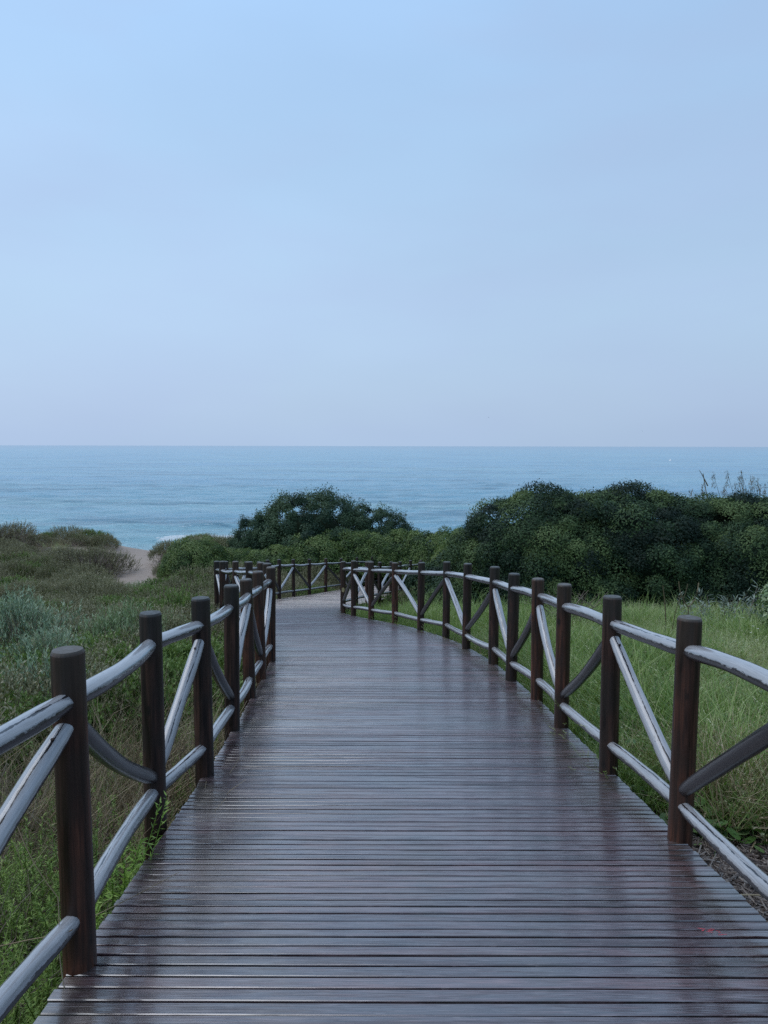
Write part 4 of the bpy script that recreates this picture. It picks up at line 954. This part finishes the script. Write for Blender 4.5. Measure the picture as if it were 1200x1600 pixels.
# reeds behind the hedge
for (x, y, n, sd_, hh, lab) in ((10.9, 21.2, 16, 3, 3.9, 'clump of dry reeds with plumes behind the right end of the hedge'), (9.85, 21.4, 9, 4, 3.6, 'thin slanting reeds left of the plumed clump behind the hedge')):
    rg = np.random.default_rng(sd_); pa, ra = [], []
    for k in range(n):
        b = np.array([rg.normal(0, .28), rg.normal(0, .15), 0]); ln = rg.normal(-.22, .4); H_ = hh * rg.uniform(.86, 1.0); pa.append(curve3(b, b + [0, 0, H_ * .6], b + [ln, 0, H_])); ra.append(tp6(.012, .004))
    z = G(x, y); root = empty('reed_clump', (x, y, z)); tag(root, lab, 'reeds')
    for k in range(n):
        V, F = tubes(np.array([pa[k]]), np.array([ra[k]]), 4); link('stem', np_mesh('reed_stem', V, F, M_REED), root)
        m = 60; P = pa[k][-1] + rg.normal(0, .032, (m, 3)) - np.outer(rg.random(m) * .45, [0, 0, 1])
        la = nrm(rnd_dirs(rg, m) * .5 + [0, 0, 1]); V, F = leaf_quads(P, la, nrm(np.cross(la, rnd_dirs(rg, m))), np.full(m, .08), np.full(m, .012))
        tag(link('plume', np_mesh('reed_plume', V, F, M_REED), root), kind='stuff')
x, y = 9.3, 21.0
stems_thing('reed_stalk', 'single slanting reed stalk rising above the hedge', 'reeds', (x, y, G(x, y)), [curve3((.3, 0, 0), (.15, 0, 2.1), (-.25, 0, 3.85)), curve3((-.1, 0, 3.5), (-.2, 0, 3.7), (-.36, 0, 3.95))], [tp6(.016, .012), tp6(.02, .006)], M_REED)
# pale-leaved plants at the right edge
vk = bush_mesh('pale_leaf_crown', 401, .42, .42, 1.25, 40, 1900, .085, .045, M_VARIEG, (.12, .25), low=-.5, core=.3)
place('leafy_shrub', vk, 5.85, 10.3, 'upright shrub with pale edged leaves at the right edge of the meadow', 'shrub', None, 1., 0)
def tall_leafy(seed, n, h, mat, ll):
    rg = np.random.default_rng(seed); base = np.concatenate([rg.normal(0, .25, (n, 2)), np.zeros((n, 1))], 1); t = np.linspace(0, 1, 12)
    top = base + np.stack([rg.normal(0, .15, n), rg.normal(0, .15, n), h * rg.uniform(.6, 1, n)], 1)
    P = (base[:, None] + (top - base)[:, None] * t[None, :, None]).reshape(-1, 3); P = np.repeat(P, 2, 0); m = len(P)
    la = nrm(rg.normal(size=(m, 3)) * [1, 1, .35] + [0, 0, .35]); V1, F1 = leaf_quads(P, la, nrm(np.cross(la, [0, 0, 1.]) + rnd_dirs(rg, m) * .2), ll * rg.uniform(.6, 1.2, m), ll * .2 * rg.uniform(.7, 1.2, m))
    tt = np.linspace(0, 1, 4); pth = base[:, None] + (top - base)[:, None] * tt[None, :, None]; V2, F2 = tubes(pth, np.full((n, 4), .004), 3)
    return np_mesh('narrow_leaves', V1, F1, mat), np_mesh('leafy_stems', V2, F2, M_TWIG)
tk = tall_leafy(5, 26, .75, M_GREY, .13)
for x, y, s, lab in ((5.35, 11.8, 1.0, 'grey green narrow leaved weeds left of the pale edged shrub'), (6.2, 12.6, 1.15, 'grey green narrow leaved weeds at the right edge behind the pale edged shrub')):
    r_ = place('narrow_leaf_plant', tk, x, y, lab, 'plant', 'narrow leaved weeds by the pale edged shrub', s, x)
# feathery sprig leaning over the deck edge (235,1330)
sk = feather_mesh('sprig', 501, 6, .44, .035, M_FRESH, 46, .05, .008)
x, y = -1.12, 3.02; o = link('green_sprig', sk, None, (x, y, float(zd(y)) - .22)); o.rotation_euler = (0, .16, .4)
tag(o, 'bright green sprig poking over the left edge of the planks', 'plant')
sk2 = feather_mesh('sprig', 502, 3, .36, .03, M_FRESH, 40, .045, .006)
x, y = -1.13, 2.72; o = link('green_sprig', sk2, None, (x, y, float(zd(y)) - .20)); o.rotation_euler = (0, .35, .1)
tag(o, 'lower green sprig spreading onto the planks near the second left post', 'plant')
sk3 = feather_mesh('sprig', 503, 2, .48, .03, M_FRESH, 70, .05, .006)
x, y = -1.28, 2.95; o = link('green_sprig', sk3, None, (x, y, G(x, y) + .1)); tag(o, 'tall feathery stem just right of the nearest left post', 'plant')
# dry twigs crossing the nearest left post
z0 = float(zd(2.27))
stems_thing('dry_twig', 'thin dry twig crossing the foot of the nearest left post', 'twig', (-1.0, 2.2, z0),
            [curve3((-.16, .02, .55), (-.10, -.03, .42), (.0, -.04, .30)), curve3((.0, -.04, .30), (.005, -.045, .2), (-.005, -.04, .16)), curve3((-.005, -.04, .16), (.0, -.04, .05), (.02, -.05, -.04)),
             curve3((-.005, -.04, .16), (.02, -.05, .19), (.05, -.06, .21)), curve3((-.42, -.02, .06), (-.2, -.03, .14), (-.03, -.04, .175))], [tp6(.0018, .0016)] * 5, M_STRAW, 4)
stems_thing('dry_twig', 'dry twig lying over the left edge of the planks', 'twig', (-1.0, 2.6, float(zd(2.6))),
            [curve3((-.2, -.1, -.03), (.05, -.02, .05), (.2, .16, .06))], [tp6(.0022, .0012)], M_STRAW, 4)
# sticks on the mulch
for i, (x, y, a, l, r, mt, lab) in enumerate(((1.60, 3.12, .05, .22, .006, M_STRAW, 'pale straight stick on the wood chips beside the nearest right post'),
                                   (1.75, 2.86, .15, .32, .006, M_TWIG, 'dark thin stick on the wood chips'), (1.78, 2.62, .25, .16, .009, M_CHIP, 'curved bark strip on the wood chips near the corner'))):
    dx, dy = math.cos(a) * l / 2, math.sin(a) * l / 2
    stems_thing('stick', lab, 'stick', (x, y, G(x, y) + .035), [curve3((-dx, -dy, 0), (0, .01, .01), (dx, dy, 0))], [tp6(r, r * .6)], mt, 5)

# ------------------------------------------------------------------ specks over the sea
def bird_mesh():
    V = [(0, .28, 0), (.05, .05, .03), (-.05, .05, .03), (0, -.22, .01), (0, .05, -.05), (.3, .08, .12), (.62, -.05, .06), (.28, -.06, .11), (-.3, .08, .12), (-.62, -.05, .06), (-.28, -.06, .11), (.08, -.34, .01), (-.08, -.34, .01), (0, .05, .05)]
    F = [(0, 1, 13, 2), (0, 2, 4, 1), (3, 2, 13, 1), (3, 1, 4, 2), (1, 5, 7, 3), (5, 6, 7, 5), (2, 3, 10, 8), (8, 10, 9, 8), (3, 11, 12, 3)]
    me = bpy.data.meshes.new('bird'); me.from_pydata(V, [], [tuple(dict.fromkeys(f)) for f in F]); me.materials.append(M_BIRD); me.update(); return me
bm = bird_mesh()
def sky_pos(u, v, d):
    f = 1155.; a, b = u - 600, v - 800
    r = np.array([a, f * math.cos(PITCH) - b * math.sin(PITCH), -f * math.sin(PITCH) - b * math.cos(PITCH)]); r = r / r[1] * d; return Vector((r[0], r[1], r[2] + CZ))
for u, v, d, lab in ((763, 652, 330, 'tiny dark bird in flight high over the horizon'), (1003, 673, 420, 'tiny faint bird flying low above the horizon at the right')):
    o = link('bird', bm, None, sky_pos(u, v, d)); o.rotation_euler = (0, .35, .7); tag(o, lab, 'bird')
d = (CZ - SEA) / ((719.5 - 697.8) / 1155); bx = (1046 - 600) / 1155 * d
Vb = []; lev = [(-.5, .35), (-.15, .72), (.1, .75), (.35, .5), (.6, .2), (1.1, .12), (1.25, .05)]
for z_, r_ in lev: Vb += [(r_ * math.cos(k * math.pi / 5), r_ * math.sin(k * math.pi / 5), z_) for k in range(10)]
Fb = [(j * 10 + i, j * 10 + (i + 1) % 10, (j + 1) * 10 + (i + 1) % 10, (j + 1) * 10 + i) for j in range(len(lev) - 1) for i in range(10)]
o = link('buoy', np_mesh('buoy', Vb, np.array(Fb), M_WHITE, smooth=True), None, (bx, d, SEA)); tag(o, 'tiny white float far out on the sea at the right', 'buoy')
